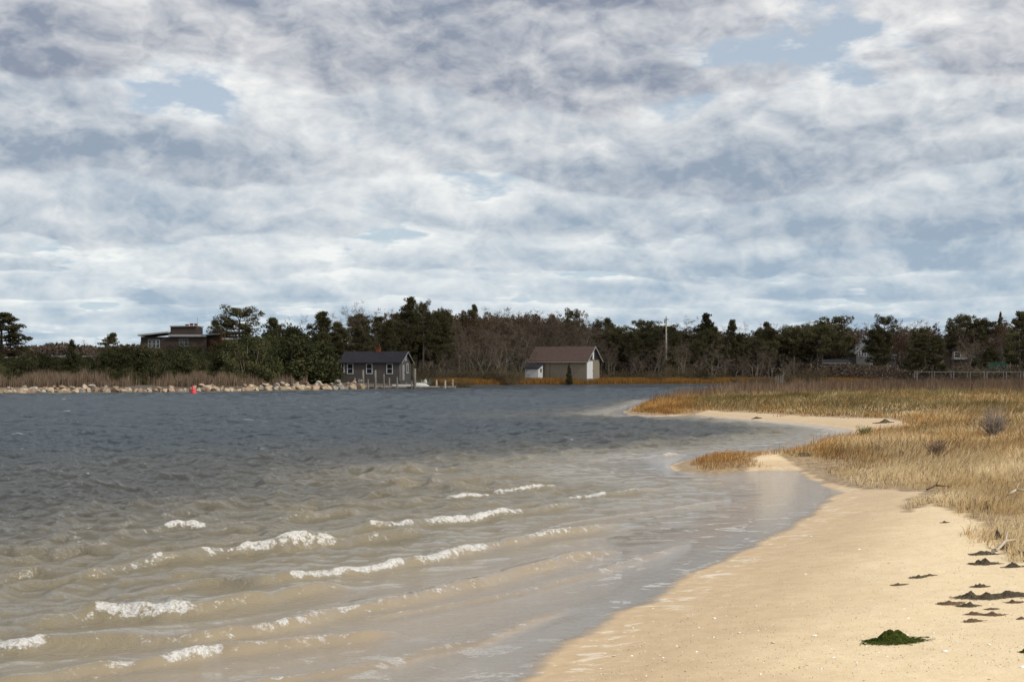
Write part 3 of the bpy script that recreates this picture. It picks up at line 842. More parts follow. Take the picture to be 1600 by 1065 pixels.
def mk_bush(seed):
    rg = np.random.default_rng(seed); h = 10.0; segs, C, T_ = [], [], []
    for k in range(70):
        az = rg.uniform(0, 6.28); rr = rg.random() ** .5 * 5.2; top = 8.6 * (1 - (rr / 6.2) ** 2.2) * rg.uniform(.55, 1.1); c0 = np.array([math.cos(az) * rr, math.sin(az) * rr, max(1.0, top * rg.random() ** .5)])
        segs.append((math.cos(az) * rr * .3, math.sin(az) * rr * .3, -.3, *c0, .1, .04)); m = 170; v = rg.normal(size=(m, 3)); v /= np.linalg.norm(v, axis=1)[:, None]; v *= rg.uniform(.4, 1.1, m)[:, None]
        C.append(c0 + v * (1.25, 1.25, 1.15)); T_.append(np.clip(rg.normal(.5, .2) + rg.normal(0, .2, m), 0, 1))
    C = np.concatenate(C); T_ = np.concatenate(T_); C[:, 2] = np.abs(C[:, 2]); Vl, Fl = leaves(C, .22, rg); Vt, Ft = tubes(segs, 4); Vt, Vl = fit([Vt, Vl], h)
    proto('bush', seed, 'shrub', Vt, Ft, M_BARK_B, Vl, Fl, M_CEDAR, np.repeat(T_, 4), 'foliage', 'stems')


for s in (1, 2, 3, 4): mk_pine(s)
mk_pine(15, True); mk_pine(16, True)
for s in (21, 22): mk_cedar(s)
for s in (31, 32, 33, 34): mk_bare(s)
for s in (41, 42, 43): mk_bare(s, 'oak')
mk_bare(51, 'russet')
for s in (61, 62): mk_scrub(s)
for s in (71, 72): mk_bush(s)
ASPECT = {'pine': .55, 'umbrella': .62, 'cedar': .42, 'bare': .62, 'oak': .7, 'russet': .7, 'scrub': 1.15, 'bush': 1.2}


def tree(kind, px, py_top, y, wpx=None, label=None, group=None, var=None):
    x = wx(px, y); z = h1(x, y) - .1; H = max(wz(py_top, y) - z, .8); lst = PROTO[kind]
    k = random.randrange(len(lst)) if var is None else var; root, used = lst[k]
    if not used:
        COL.objects.link(root); lst[k][1] = True; o = root
    else: o = dup(root)
    s = H / 10; W = (wpx / F * y) / (10 * ASPECT[kind]) if wpx else s * random.uniform(.9, 1.25)
    o.location = (x, y, z); o.rotation_euler = (0, 0, random.uniform(0, 6.28)); o.scale = (W, W, s)
    o['label'] = label
    if group: o['group'] = group
    elif 'group' in o: del o['group']
    return o


# skyline of the wood, pixels of the photograph
SKY = [(-200, 500), (0, 540), (45, 545), (150, 542), (215, 538), (340, 535), (420, 515), (450, 500), (490, 492), (545, 490), (560, 478), (620, 476), (640, 472), (690, 480),
       (760, 476), (850, 477), (905, 484), (925, 497), (960, 503), (1000, 500), (1060, 498), (1110, 495), (1135, 508), (1200, 504), (1240, 500), (1285, 495), (1330, 504),
       (1385, 494), (1420, 500), (1500, 497), (1530, 491), (1600, 490), (1800, 490)]
SX, SY = zip(*SKY)


PLACES = [(-60, 'beyond the left edge of the view'), (55, 'below the big pine at the left edge'), (135, 'beside the pointed cedar'), (198, 'by the grey bare tree at left'), (250, 'at the left end of the flat roofed house'),
          (310, 'below the rooftop box of the flat roofed house'), (350, 'by the orange brown oak'), (412, 'under the umbrella pine'), (462, 'right of the umbrella pine'), (530, 'left of the cottage'),
          (568, 'at the left half of the cottage'), (612, 'at the red chimney'), (655, 'at the cottage gable'), (712, 'behind the three pale posts'), (768, 'midway between cottage and boathouse'),
          (822, 'just left of the boathouse'), (862, 'at the white lean-to'), (905, 'at the boathouse roof'), (942, 'at the white boathouse door'), (992, 'just right of the boathouse'),
          (1030, 'left of the utility pole'), (1056, 'at the utility pole'), (1096, 'right of the utility pole'), (1150, 'below the tall pointed pine'), (1202, 'left of the landing stage'),
          (1242, 'behind the landing stage'), (1288, 'below the broad round pine'), (1332, 'at the long low cottage'), (1385, 'at the gabled house'), (1432, 'right of the gabled house'),
          (1482, 'at the left end of the boardwalk'), (1542, 'at the tan house'), (1580, 'at the green tarpaulin'), (1640, 'at the right edge of the view')]
BATCH = {}


def place(px):
    for lim, t in PLACES:
        if px <= lim: return t
    return 'beyond the right edge of the view'


def finish_labels():
    for (stem, pl), os_ in BATCH.items():
        os_.sort(key=lambda q: q[0]); n = len(os_)
        words = {1: [''], 2: ['lower ', 'taller '], 3: ['lowest ', 'middle sized ', 'tallest ']}.get(n, (['lowest ', 'second lowest '] + [w_ + ' lowest ' for w_ in ('third', 'fourth', 'fifth', 'sixth', 'seventh', 'eighth')][:n - 4] + ['second tallest ', 'tallest '])[:n])
        for (hh, o), wd in zip(os_, words): o['label'] = wd + stem + ' ' + pl


def S(px): return float(np.interp(px, SX, SY))


lead = [  # the trees one can tell apart along the skyline and the bank
    ('pine', 6, 487, 176, 92, 'large dark pine leaning into the left edge of the view'),
    ('cedar', 112, 528, 160, 30, 'pointed dark cedar standing above the reeds at far left'),
    ('bare', 150, 528, 186, 46, 'thin grey bare tree behind the reeds beside a small pine'),
    ('pine', 166, 519, 192, 44, 'small open crowned pine above the grey bare tree at left'),
    ('umbrella', 378, 475, 226, 100, 'round topped umbrella pine right of the flat roofed house'),
    ('pine', 350, 498, 232, 40, 'small ragged pine touching the left side of the umbrella pine'),
    ('russet', 335, 514, 212, 70, 'orange brown oak in front of the flat roofed house'),
    ('pine', 447, 494, 205, 56, 'dark pine right of the gap beside the umbrella pine'),
    ('pine', 492, 486, 212, 58, 'dark pine with thin bare top left of the cottage'),
    ('pine', 478, 510, 200, 60, 'lower dark pine in front of the two pines left of the cottage'),
    ('bare', 470, 490, 236, 40, 'slim bare tree standing between two pines left of the cottage'),
    ('bare', 532, 484, 238, 60, 'pale bare tree with sky showing through, left of the cottage roof'),
    ('bare', 556, 468, 240, 66, 'tall grey bare tree with fine twigs behind the cottage'),
    ('bare', 586, 467, 238, 58, 'tall grey bare tree directly above the cottage chimney'),
    ('bare', 508, 492, 226, 40, 'short grey bare tree left of the tall bare pair behind the cottage'),
    ('pine', 545, 500, 214, 56, 'dark pine rising behind the left end of the cottage roof'),
    ('pine', 578, 508, 212, 50, 'dark pine rising behind the red chimney'),
    ('pine', 604, 498, 222, 46, 'narrow dark pine beneath the tallest pine pair'),
    ('pine', 628, 461, 230, 48, 'tallest dark pine with a pointed top on the skyline'),
    ('umbrella', 660, 466, 238, 56, 'broad dark pine beside the tallest pointed pine'),
    ('umbrella', 697, 477, 262, 40, 'small round pine crown poking out of the bare wood'),
    ('pine', 748, 474, 276, 26, 'small spiky pine top on the skyline above the bare wood'),
    ('umbrella', 724, 480, 280, 46, 'flat dark pine crown behind the bare wood'),
    ('umbrella', 898, 479, 292, 48, 'dark pine at the right end of the high bare wood'),
    ('umbrella', 934, 497, 296, 42, 'pine just right of the step down in the skyline'),
    ('pine', 962, 494, 300, 42, 'pointed pine between the boathouse and the utility pole'),
    ('umbrella', 1010, 496, 306, 80, 'broad pine left of the utility pole'),
    ('bare', 1066, 489, 312, 50, 'bare grey treetop just right of the utility pole'),
    ('pine', 1109, 488, 308, 40, 'tall pointed pine right of the utility pole'),
    ('pine', 1134, 498, 312, 30, 'thin pine with open sky on both sides'),
    ('bare', 1166, 500, 316, 50, 'see through bare tree on the low skyline near the centre right'),
    ('bare', 1190, 502, 316, 40, 'second see through bare tree on the low skyline, nearer the round pine'),
    ('pine', 1205, 501, 312, 40, 'ragged brown pine left of the broad round pine'),
    ('umbrella', 1284, 491, 300, 96, 'broad round dark pine left of the gabled house'),
    ('umbrella', 1262, 508, 290, 84, 'lower round pine in front of the broad round pine'),
    ('oak', 1345, 501, 330, 80, 'red brown oak on the skyline above the gabled house'),
    ('umbrella', 1384, 489, 322, 52, 'tall round pine right above the gabled house chimney'),
    ('pine', 1378, 512, 306, 52, 'dark pine beside the white chimney'),
    ('bare', 1410, 496, 330, 34, 'pale bare treetop right of the tall round pine'),
    ('oak', 1445, 497, 334, 70, 'red brown oak between two round pines on the right skyline'),
    ('umbrella', 1486, 492, 330, 46, 'flat pine crown over the brown oaks at right'),
    ('umbrella', 1528, 487, 330, 60, 'round dark pine high on the right skyline'),
    ('pine', 1558, 485, 332, 14, 'tiny detached pine tip near the right end of the skyline'),
    ('pine', 1592, 484, 296, 60, 'big dark pine at the right edge of the view'),
    ('pine', 1430, 520, 290, 46, 'green pine standing in front of the brown oaks at right'),
    ('pine', 1462, 522, 288, 42, 'slender green pine left of the house with the tan wall'),
    ('cedar', 889, 569, 238, 13, 'small dark cedar in front of the boathouse wall'),
    ('bush', 1098, 574, 262, 26, 'dark round bush among grey scrub on the far shore'),
    ('pine', 1043, 541, 276, 34, 'low pine hiding the foot of the utility pole'),
    ('bush', 222, 545, 163, 60, 'big dark bush at the right end of the left reeds'),
    ('bush', 245, 556, 154, 76, 'massive dark bush reaching down to the rocks'),
    ('bush', 432, 548, 172, 100, 'wide dark bush above the right half of the rocks'),
    ('bush', 496, 574, 178, 56, 'olive rounded bush left of the cottage'),
]
for k, px, pt, y, wpx, lb in lead: tree(k, px, pt, y, wpx, lb)

fill = [  # kind weights, px range, rows (distance), how far below the skyline, number, label stem, group
    ('bush', -140, 210, (157, 170), (-2, 22), 22, 'hedge bush', 'evergreen bushes behind the left reeds'),
    ('pine', -150, -30, (172, 190), (-30, -5), 4, 'dark pine', 'pines beyond the left end of the reeds'),
    ('bush', -60, 240, (148, 154), (28, 44), 12, 'low dark bush among the reeds', 'bushes among the left reeds'),
    ('bush', 330, 476, (173, 182), (10, 44), 9, 'dark bush above the rocks', 'bushes above the right half of the rocks'),
    ('bush', 190, 440, (160, 196), (-6, 24), 26, 'dark green thicket bush', 'bushes below the flat roofed house'),
    ('cedar', 195, 420, (178, 192), (0, 20), 9, 'dark thicket cedar', 'cedars below the flat roofed house'),
    ('pine', 400, 640, (196, 212), (12, 45), 14, 'dark grove pine', 'pines in the grove behind the cottage'),
    ('bush', 400, 492, (180, 195), (40, 66), 9, 'dark bush under the grove', 'bushes left of the cottage'),
    ('pine', 560, 700, (240, 262), (4, 26), 8, 'dark pine behind bare trees', 'pines behind the tall bare trees'),
    ('oak', 620, 930, (270, 300), (0, 14), 34, 'brown leaved oak', 'oaks in the high wood'),
    ('bare', 610, 930, (252, 284), (1, 40), 44, 'grey bare tree in the wood', 'bare trees in the high wood'),
    ('bare', 640, 940, (232, 262), (35, 68), 20, 'front row grey bare tree', 'short bare trees in front of the high wood'),
    ('scrub', 540, 730, (183, 189), (100, 109), 20, 'leafless scrub bush', 'scrub at the cottage'),
    ('umbrella', 1395, 1760, (318, 336), (4, 30), 8, 'rounded pine among brown oaks', 'rounded pines in the right wood'),
    ('scrub', 650, 806, (228, 242), (84, 100), 14, 'leafless shoreline scrub', 'scrub left of the boathouse'),
    ('pine', 930, 1250, (296, 322), (8, 34), 16, 'green pointed pine', 'pines right of the boathouse'),
    ('umbrella', 930, 1250, (284, 318), (2, 40), 32, 'rounded green pine', 'rounded pines right of the boathouse'),
    ('oak', 930, 1250, (300, 325), (2, 20), 12, 'brown oak', 'oaks right of the boathouse'),
    ('bare', 930, 1250, (262, 290), (24, 62), 24, 'front row grey bare tree', 'bare trees in front of the pines'),
    ('scrub', 935, 1240, (252, 275), (66, 84), 26, 'leafless shoreline scrub', 'scrub right of the boathouse'),
    ('oak', 1240, 1760, (312, 335), (-1, 10), 44, 'red brown oak on the skyline', 'oaks along the top of the right wood'),
    ('umbrella', 1230, 1340, (288, 320), (6, 50), 14, 'rounded dark pine', 'pines left of the gabled house'),
    ('pine', 1385, 1760, (296, 308), (30, 56), 16, 'dark pine', 'pines among the right houses'),
    ('bare', 1240, 1760, (296, 330), (10, 50), 24, 'grey bare tree', 'bare trees among the right houses'),
    ('oak', 1380, 1760, (310, 330), (12, 34), 14, 'red brown oak', 'oaks behind the right houses'),
    ('scrub', 1230, 1340, (270, 288), (70, 86), 9, 'wood edge scrub', 'scrub left of the gabled house'),
    ('scrub', 1385, 1760, (280, 298), (68, 82), 22, 'wood edge scrub behind the marsh', 'scrub behind the boardwalk'),
]
HOUSES = [(533, 655, 208, 545), (822, 936, 262, 538), (1333, 1402, 318, 522), (1286, 1328, 304, 562), (1448, 1514, 322, 543), (216, 392, 214, 512)]
for kind, a_, b_, (y0, y1), (d0_, d1_), n, lb, gp in fill:
    for i in range(n):
        for _ in range(20):
            px = a_ + (b_ - a_) * (i + random.uniform(.05, .95)) / n; y = random.uniform(y0, y1); tp = S(px) + random.uniform(d0_, d1_)
            if not any(h0 - 6 < px < h1_ + 6 and y < hy + 8 for h0, h1_, hy, ht in HOUSES[:5]): break
            y0, y1 = y0, y1
        else: continue
        o = tree(kind, px, tp, y, random.uniform(26, 40) if gp == 'scrub at the cottage' else None, lb, gp); BATCH.setdefault((lb, place(px)), []).append((-tp, o))

finish_labels()

# twiggy mass of the wood, too far and dense to count
def mass(name, n, pxr, yr, topf, mat_, label, size=.35, low=0.0):
    px = rng.uniform(*pxr, n); y = rng.uniform(*yr, n); x = (px - 800) / F * y; zg = terrain(x, y)
    top = np.array([wz(topf(p), q) for p, q in zip(px, y)]); top = zg + (top - zg) * (0.8 + 0.35 * vn(px * .08, y * .1, 77)) 
    z = zg + low + (top - zg - low) * rng.random(n) ** .8
    V, Fq = leaves(np.stack([x, y, z], 1), size, rng); me = mesh(name, V, [Fq], mat_, {'tint': np.repeat(rng.random(n), 4)})
    tag(link(name, me), label, 'wood', kind='stuff')


M_MASS = m_leaf('wood_mass', (0.095, 0.072, 0.052), (0.20, 0.15, 0.11), 0.0, 0)
M_MASSR = m_leaf('wood_mass_red', (0.09, 0.062, 0.042), (0.18, 0.13, 0.09), 0.0, 0)
M_MASSG = m_leaf('wood_mass_green', (0.03, 0.032, 0.018), (0.09, 0.08, 0.045), 0.0, 0)
mass('distant_wood', 90000, (600, 1800), (338, 366), lambda p: S(p) + 5, M_MASS, 'brown mass of the wood behind the nearest trees', .42)
mass('wood_interior', 60000, (610, 945), (300, 318), lambda p: S(p) + 7, M_MASSR, 'brown twiggy interior of the high wood', .30)
mass('undergrowth', 60000, (610, 1800), (286, 300), lambda p: 566 if p < 1600 else 560, M_MASS, 'low tangled undergrowth at the foot of the far wood', .26)
mass('bank_undergrowth', 40000, (-200, 640), (208, 216), lambda p: 556, M_MASSG, 'dark undergrowth behind the left reeds and the cottage', .22)
mass('hill_wood', 26000, (-260, 700), (520, 560), lambda p: 537 + 3 * math.sin(p * .05), M_MASS, 'low brown wood on the horizon behind the left bank', .8)

# ------------------------------------------------------------------ buildings on the far shore
M_WHITE = m_plain('white_paint', (0.80, 0.80, 0.78), .12, 6, .6)
M_TRIM = m_plain('grey_white_trim', (0.42, 0.42, 0.40), .2, 6, .7)
M_SHINGLE = m_plain('grey_shingle', (0.15, 0.132, 0.118), .3, 3, .9, stretch=(1, 1, 5))
M_DKROOF = m_plain('charcoal_roof', (0.038, 0.036, 0.042), .3, 2, .85, stretch=(1, 1, 4))
M_BROOF = m_plain('brown_roof', (0.13, 0.082, 0.066), .22, 2, .85, stretch=(1, 1, 4))
M_TAN = m_plain('tan_boards', (0.31, 0.26, 0.19), .22, 2, .85, stretch=(6, 6, .4))
M_GLASS = m_plain('window_glass', (0.03, 0.035, 0.04), .3, 2, .12, spec=.6)
M_BRICK = m_plain('red_brick', (0.24, 0.075, 0.045), .3, 8, .9)
M_WOODG = m_plain('weathered_wood', (0.26, 0.235, 0.20), .35, 4, .85, stretch=(1, 1, .3))
M_PILE = m_plain('grey_pile_wood', (0.15, 0.135, 0.115), .35, 4, .85, stretch=(1, 1, .3))
M_WOODD = m_plain('dark_wet_wood', (0.05, 0.045, 0.04), .3, 4, .7)
M_HOUSEG = m_plain('pale_grey_clapboard', (0.20, 0.19, 0.175), .2, 3, .85, stretch=(1, 1, 6))


def house(name, label, cat, loc, rz):
    o = link(name, None, None, loc, rz); tag(o, label, cat); return o


def window(par, x, z, w, h, y, side='front', xm=0.0, frame=M_WHITE, name='window'):
    """window on the front wall (plane y) or on the right gable (plane xm): frame with a pane in it"""
    f, p = MB(), MB(); t = .09
    if side == 'front':
        for q in ((x - w / 2, x + w / 2, y - .06, y - .003, z - t, z), (x - w / 2, x + w / 2, y - .06, y - .003, z + h, z + h + t),
                  (x - w / 2 - t, x - w / 2, y - .06, y - .003, z - t, z + h + t), (x + w / 2, x + w / 2 + t, y - .06, y - .003, z - t, z + h + t)): f.box(*q)
        f.box(x - w / 2 + .002, x + w / 2 - .002, y - .045, y - .012, z + h / 2 - .03, z + h / 2 + .03)
        p.box(x - w / 2 + .002, x + w / 2 - .002, y - .010, y - .002, z + .002, z + h - .002)
    else:
        for q in ((xm + .003, xm + .06, x - w / 2, x + w / 2, z - t, z), (xm + .003, xm + .06, x - w / 2, x + w / 2, z + h, z + h + t),
                  (xm + .003, xm + .06, x - w / 2 - t, x - w / 2, z - t, z + h + t), (xm + .003, xm + .06, x + w / 2, x + w / 2 + t, z - t, z + h + t)): f.box(*q)
        p.box(xm + .002, xm + .010, x - w / 2 + .002, x + w / 2 - .002, z + .002, z + h - .002)
    fo = f.build(name, frame, par); p.build('pane', M_GLASS, fo); return fo


def gable_shell(par, L, D, zw, zr, wallm, roofm, ov=.35, th=.14, base=-1.0):
    """body with its long side along x (front at y=0) and a pitched roof with its ridge along x"""
    m = MB(); m.prismx([(0, base), (0, zw), (D / 2, zr), (D, zw), (D, base)], 0, L); m.build('wall', wallm, par)
    r = MB(); s = (zr - zw) / (D / 2)
    for sg in (0, 1):
        y0, z0 = (-ov, zw - ov * s) if sg == 0 else (D + ov, zw - ov * s)
        r.prismx([(y0, z0 + .02), (D / 2, zr + .02), (D / 2, zr + .02 + th), (y0, z0 + .02 + th)][::(1 if sg == 0 else -1)], -ov, L + ov)
    return r.build('roof', roofm, par)


# shingled cottage with white windows
gz = 1.15
c = house('shingled_cottage', 'low grey shingled cottage with white framed windows and red brick chimney', 'house', (wx(534, 196), 195, gz), R(-13))
rf = gable_shell(c, 8.5, 4.9, 2.25, 3.6, M_SHINGLE, M_DKROOF)
ch_ = MB(); ch_.box(4.3, 4.85, 2.2, 2.7, 3.2, 4.25); ch_.box(4.24, 4.91, 2.14, 2.76, 4.25, 4.37); ch_.build('chimney', M_BRICK, rf)
for x in (1.35, 4.1, 7.0): window(c, x, .72, .72, 1.25, 0)
window(c, .08 + .2, .9, .3, 1.1, 0)
window(c, 3.2, .85, .55, 1.15, 0, 'gable', 8.5); window(c, 2.45, 2.55, .35, .45, 0, 'gable', 8.5)
d_ = MB(); d_.box(8.503, 8.56, .9, 1.8, -.2, 1.9); dd = d_.build('door', M_TRIM, c)
k_ = MB(); k_.box(8.56, 8.60, 1.62, 1.70, .8, .9); k_.build('handle', M_WOODD, dd)
t_ = MB(); s_ = (3.6 - 2.25) / 2.45
for sg in (0, 1):
    y0 = -.38 if sg == 0 else 5.28
    t_.prismx([(y0, 2.25 - .38 * s_ - .02), (2.45, 3.58), (2.45, 3.70), (y0, 2.25 - .38 * s_ + .10)][::(1 if sg == 0 else -1)], 8.86, 8.90)
t_.box(8.42, 8.5, -.02, -.003, -.3, 2.1); t_.build('rake_board', M_TRIM, c)

# boathouse with brown roof
gz = 1.25
c = house('boathouse', 'tan boathouse with brown shingle roof, white corner door and low white lean-to', 'boathouse', (wx(829, 248), 246, gz), R(-25))
L_, D_ = 10.4, 6.0
rf = gable_shell(c, L_, D_, 2.95, 5.15, M_TAN, M_BROOF, .45, .16)
f_ = MB(); f_.box(-.45, L_ + .45, -.54, -.46, 2.50, 2.72); f_.build('fascia', m_plain('tan_fascia', (.40, .34, .25), .15), c)
d_ = MB(); d_.box(L_ + .003, L_ + .07, .12, 2.7, -.25, 2.72); d_.box(L_ + .07, L_ + .10, 1.36, 1.42, -.2, 2.65)
dd = d_.build('door', M_WHITE, c); dd['label'] = 'tall white door at the corner of the gable'
k_ = MB(); k_.box(L_ + .07, L_ + .12, 2.4, 2.5, 1.0, 1.15); k_.build('handle', M_WOODD, dd)
g_ = MB(); g_.prismx([(.35, 3.02), (D_ / 2, 4.95), (D_ - .35, 3.02)], L_ + .003, L_ + .05); g_.build('gable_panel', m_plain('dark_gable', (.035, .035, .04), .2), c)
g_ = MB(); g_.box(L_ + .055, L_ + .12, 2.55, 3.15, 3.05, 4.65); g_.build('hatch', M_WHITE, c)
t_ = MB(); s_ = (5.15 - 2.95) / 3.0
for sg in (0, 1):
    y0 = -.5 if sg == 0 else 6.5
    t_.prismx([(y0, 2.95 - .5 * s_ - .06), (3.0, 5.12), (3.0, 5.30), (y0, 2.95 - .5 * s_ + .12)][::(1 if sg == 0 else -1)], L_ + .46, L_ + .52)
t_.build('rake_board', M_TRIM, c)
v_ = MB(); v_.box(7.2, 7.3, -.03, -.004, -.3, 2.45); v_.box(3.6, 3.68, -.03, -.004, -.3, 2.45); v_.build('batten', M_WOODD, c)
s2 = MB(); s2.prismx([(-2.6, -.6), (-2.6, 1.45), (-.62, 2.15), (-.62, -.6)], 0.1, 2.55); lw = s2.build('lean_to', M_WHITE, c); lw['label'] = 'low white lean-to shed at the left front corner'
s2 = MB(); s2.prismx([(-2.85, 1.42), (-.58, 2.22), (-.58, 2.34), (-2.85, 1.54)], -.05, 2.75); s2.build('lean_to_roof', M_DKROOF, lw)
s2 = MB(); s2.box(2.553, 2.60, -1.7, -1.2, .85, 1.5); s2.build('lean_to_window', M_GLASS, lw)

# flat roofed house on the rise at left
gz = 4.2; Y0 = 226
c = house('flat_roofed_house', 'dark wooden house with flat stepped roofs and rooftop chimneys above the thicket at left', 'house', (wx(218, Y0), Y0, gz), 0)
s = Y0 / F


def hx(px): return (px - 218) * s


def hz(py): return EYE + (HOR - py) * s - gz


M_DWALL = m_plain('dark_wood_siding', (.085, .062, .052), .3, 3, .9, stretch=(5, 5, .5))
m_ = MB(); m_.box(hx(220), hx(322), 0, 7, -2.5, hz(526)); m_.box(hx(264), hx(304), 1, 6, hz(526) - .1, hz(510)); m_.box(hx(322), hx(375), 1.5, 7, -2.5, hz(524)); m_.box(hx(352), hx(392), -1, 4, -2.5, hz(533)); m_.build('wall', M_DWALL, c)
r_ = MB(); r_.prism([(hx(217), hz(525)), (hx(263), hz(520)), (hx(263), hz(518)), (hx(217), hz(522.5))], -.8, 7.5)
r_.prism([(hx(305), hz(525)), (hx(375.5), hz(519)), (hx(375.5), hz(517)), (hx(305), hz(523))], .6, 7.6); r_.prism([(hx(263.2), hz(510)), (hx(305), hz(509.4)), (hx(305), hz(508)), (hx(263.2), hz(508.6))], .7, 6.3)
r_.box(hx(264), hx(322), -.5, .9, hz(525.8), hz(522.5)); rf = r_.build('roof', M_TRIM, c)
r_ = MB(); r_.box(hx(350), hx(392), -1.6, 4.4, hz(531), hz(528)); r_.build('porch_roof', M_WHITE, c)
for a_, b_, top in ((284, 288, 506.5), (291, 295, 505), (298, 302, 505.5)):
    q = MB(); q.box(hx(a_), hx(b_), 2.5, 3.1, hz(509), hz(top)); q.box(hx(a_) - .05, hx(b_) + .05, 2.45, 3.15, hz(top), hz(top) + .1); q.build('chimney', M_BRICK, rf)
q = MB(); q.bar((hx(304.2), 2, hz(512)), (hx(304.2), 2, hz(495)), .04, .025, 6); q.bar((hx(303), 2, hz(498)), (hx(305.4), 2, hz(498)), .02); q.build('antenna', M_TRIM, rf)
for a_ in (234, 241, 247): window(c, hx(a_), hz(543), .38, 1.25, 0, frame=M_TRIM)
for a_ in (283, 291): window(c, hx(a_), hz(540), .5, 1.1, 0, frame=M_WOODG)
q = MB()
for a_ in (372, 383, 388): q.box(hx(a_), hx(a_ + 2.2), -1.45, -1.25, -2.5, hz(531.2))
q.build('porch_post', M_WHITE, c)

# gabled house among the right trees
gz = 2.3; Y0 = 322; s = Y0 / F
c = house('gabled_house', 'pale grey house with steep gable and white chimney half hidden in trees', 'house', (wx(1358, Y0), Y0, gz), 0)


def hx(px): return (px - 1358) * s


def hz(py): return EYE + (HOR - py) * s - gz


m_ = MB(); m_.prism([(hx(1338), -1), (hx(1338), hz(551)), (hx(1358), hz(530)), (hx(1378), hz(551)), (hx(1378), -1)], 0, 8); m_.build('wall', M_HOUSEG, c)
r_ = MB()
for a_, b_ in ((1335, 1358), (1381, 1358)):
    r_.prism([(hx(a_), hz(554)), (hx(b_), hz(530) + .03), (hx(b_), hz(528)), (hx(a_), hz(551.5))][::(1 if a_ < b_ else -1)], -.6, 8.4)
rf = r_.build('roof', M_TRIM, c)
q = MB(); q.box(hx(1358), hx(1361), 2, 2.9, hz(531), hz(522.5)); q.box(hx(1363), hx(1366.5), 2, 2.9, hz(536), hz(521)); q.box(hx(1358), hx(1366), 2.1, 2.8, hz(533), hz(529.5)); q.build('chimney', M_WHITE, rf)
for a_ in (1343, 1347.5, 1352): window(c, hx(a_), hz(556), .34, 1.15, 0)
window(c, hx(1363), hz(575), .7, .95, 0)
q = MB(); q.box(hx(1378.2), hx(1402), 1, 6, -1, hz(556)); q.build('side_wing', M_HOUSEG, c)
q = MB(); q.box(hx(1378.2), hx(1403), .7, 6.3, hz(556), hz(553)); q.build('wing_roof', M_TRIM, c)
for a_ in (1383, 1390, 1397): window(c, hx(a_), hz(562), .5, .75, 1)

gz = 2.0; Y0 = 304; s = Y0 / F
c = house('low_cottage', 'long low dark cottage with a pale fascia left of the gabled house', 'house', (wx(1288, Y0), Y0, gz), 0)


def hx(px): return (px - 1288) * s


q = MB(); q.box(0, hx(1326), 0, 5, -1, hz(568)); q.build('wall', M_DWALL, c)
q = MB(); q.box(-.3, hx(1328), -.4, 5.4, EYE + (HOR - 568) * s - gz, EYE + (HOR - 565.5) * s - gz); q.build('fascia', M_TRIM, c)
q = MB(); q.prismx([(-.5, EYE + (HOR - 565.5) * s - gz), (2.5, EYE + (HOR - 561) * s - gz), (5.5, EYE + (HOR - 565.5) * s - gz)], -.35, hx(1328.5)); q.build('roof', M_DKROOF, c)
for a_ in (1312, 1320.5): window(c, hx(a_), EYE + (HOR - 577) * s - gz, .5, .95, 0)

gz = 2.4; Y0 = 322; s = Y0 / F
c = house('tan_house', 'tan house with a dark open window and broad deck at the right of the wood', 'house', (wx(1450, Y0), Y0, gz), 0)


def hx(px): return (px - 1450) * s


def hz(py): return EYE + (HOR - py) * s - gz


q = MB(); q.box(hx(1453), hx(1475), 0, 5, -1, hz(548)); q.box(hx(1475.2), hx(1488), 1.5, 5, -1, hz(549)); q.box(hx(1488.2), hx(1511), 0, 5.5, -1, hz(547)); q.build('wall', m_plain('tan_siding', (.25, .19, .155), .2), c)
q = MB(); q.box(hx(1451), hx(1488), -.4, 5.4, hz(548), hz(546)); q.box(hx(1488.2), hx(1512), -.3, 5.9, hz(547), hz(545.4)); q.build('roof', M_DKROOF, c)
q = MB(); q.box(hx(1486), hx(1513), -2.2, -.01, hz(561.5), hz(559)); q.build('deck', M_TRIM, c)
for a_, w_ in ((1458, .4), (1464.5, .4), (1496, 1.3)): window(c, hx(a_), hz(558), w_, 1.15, 0)

# green tarpaulin shelter
gz = 1.9; Y0 = 292; s = Y0 / F
c = house('tarpaulin_shelter', 'green tarpaulin shelter at the wood edge behind the boardwalk', 'shelter', (wx(1546, Y0), Y0, gz), 0)
q = MB(); W_ = 32 * s; zt = EYE + (HOR - 565.5) * s - gz; q.prism([(0, 0), (.15, zt * .7), (W_ * .25, zt), (W_ * .75, zt * 1.02), (W_ - .15, zt * .72), (W_, 0)], 0, 3); q.build('tarpaulin', m_plain('green_tarp', (.025, .085, .055), .3, 2, .6), c)
q = MB(); q.bar((-.1, -.05, 0), (-.1, -.05, zt), .05); q.bar((W_ + .1, -.05, 0), (W_ + .1, -.05, zt), .05); q.build('pole', M_WOODG, c)


# ------------------------------------------------------------------ rocks, docks, poles, buoy
def rockmesh(seed):
    rg = np.random.default_rng(seed); import bmesh
    bm = bmesh.new(); bmesh.ops.create_icosphere(bm, subdivisions=3, radius=1)
    pl = [(v / np.linalg.norm(v), rg.uniform(.45, .85)) for v in rg.normal(size=(15, 3))]
    for v in bm.verts:
        p = np.array(v.co); 
        for nrm, dd_ in pl:
            q_ = p @ nrm
            if q_ > dd_: p = p - nrm * (q_ - dd_) * .97
        p = p * (1 + .05 * float(vn(np.array([p[0] * 3 + seed]), np.array([p[1] * 3 + p[2] * 2]), seed)[0])); v.co = p
    me = bpy.data.meshes.new('rock'); bm.to_mesh(me); bm.free(); me.materials.append(random.choice([M_ROCKA, M_ROCKA, M_ROCKB, M_ROCKC])); return me


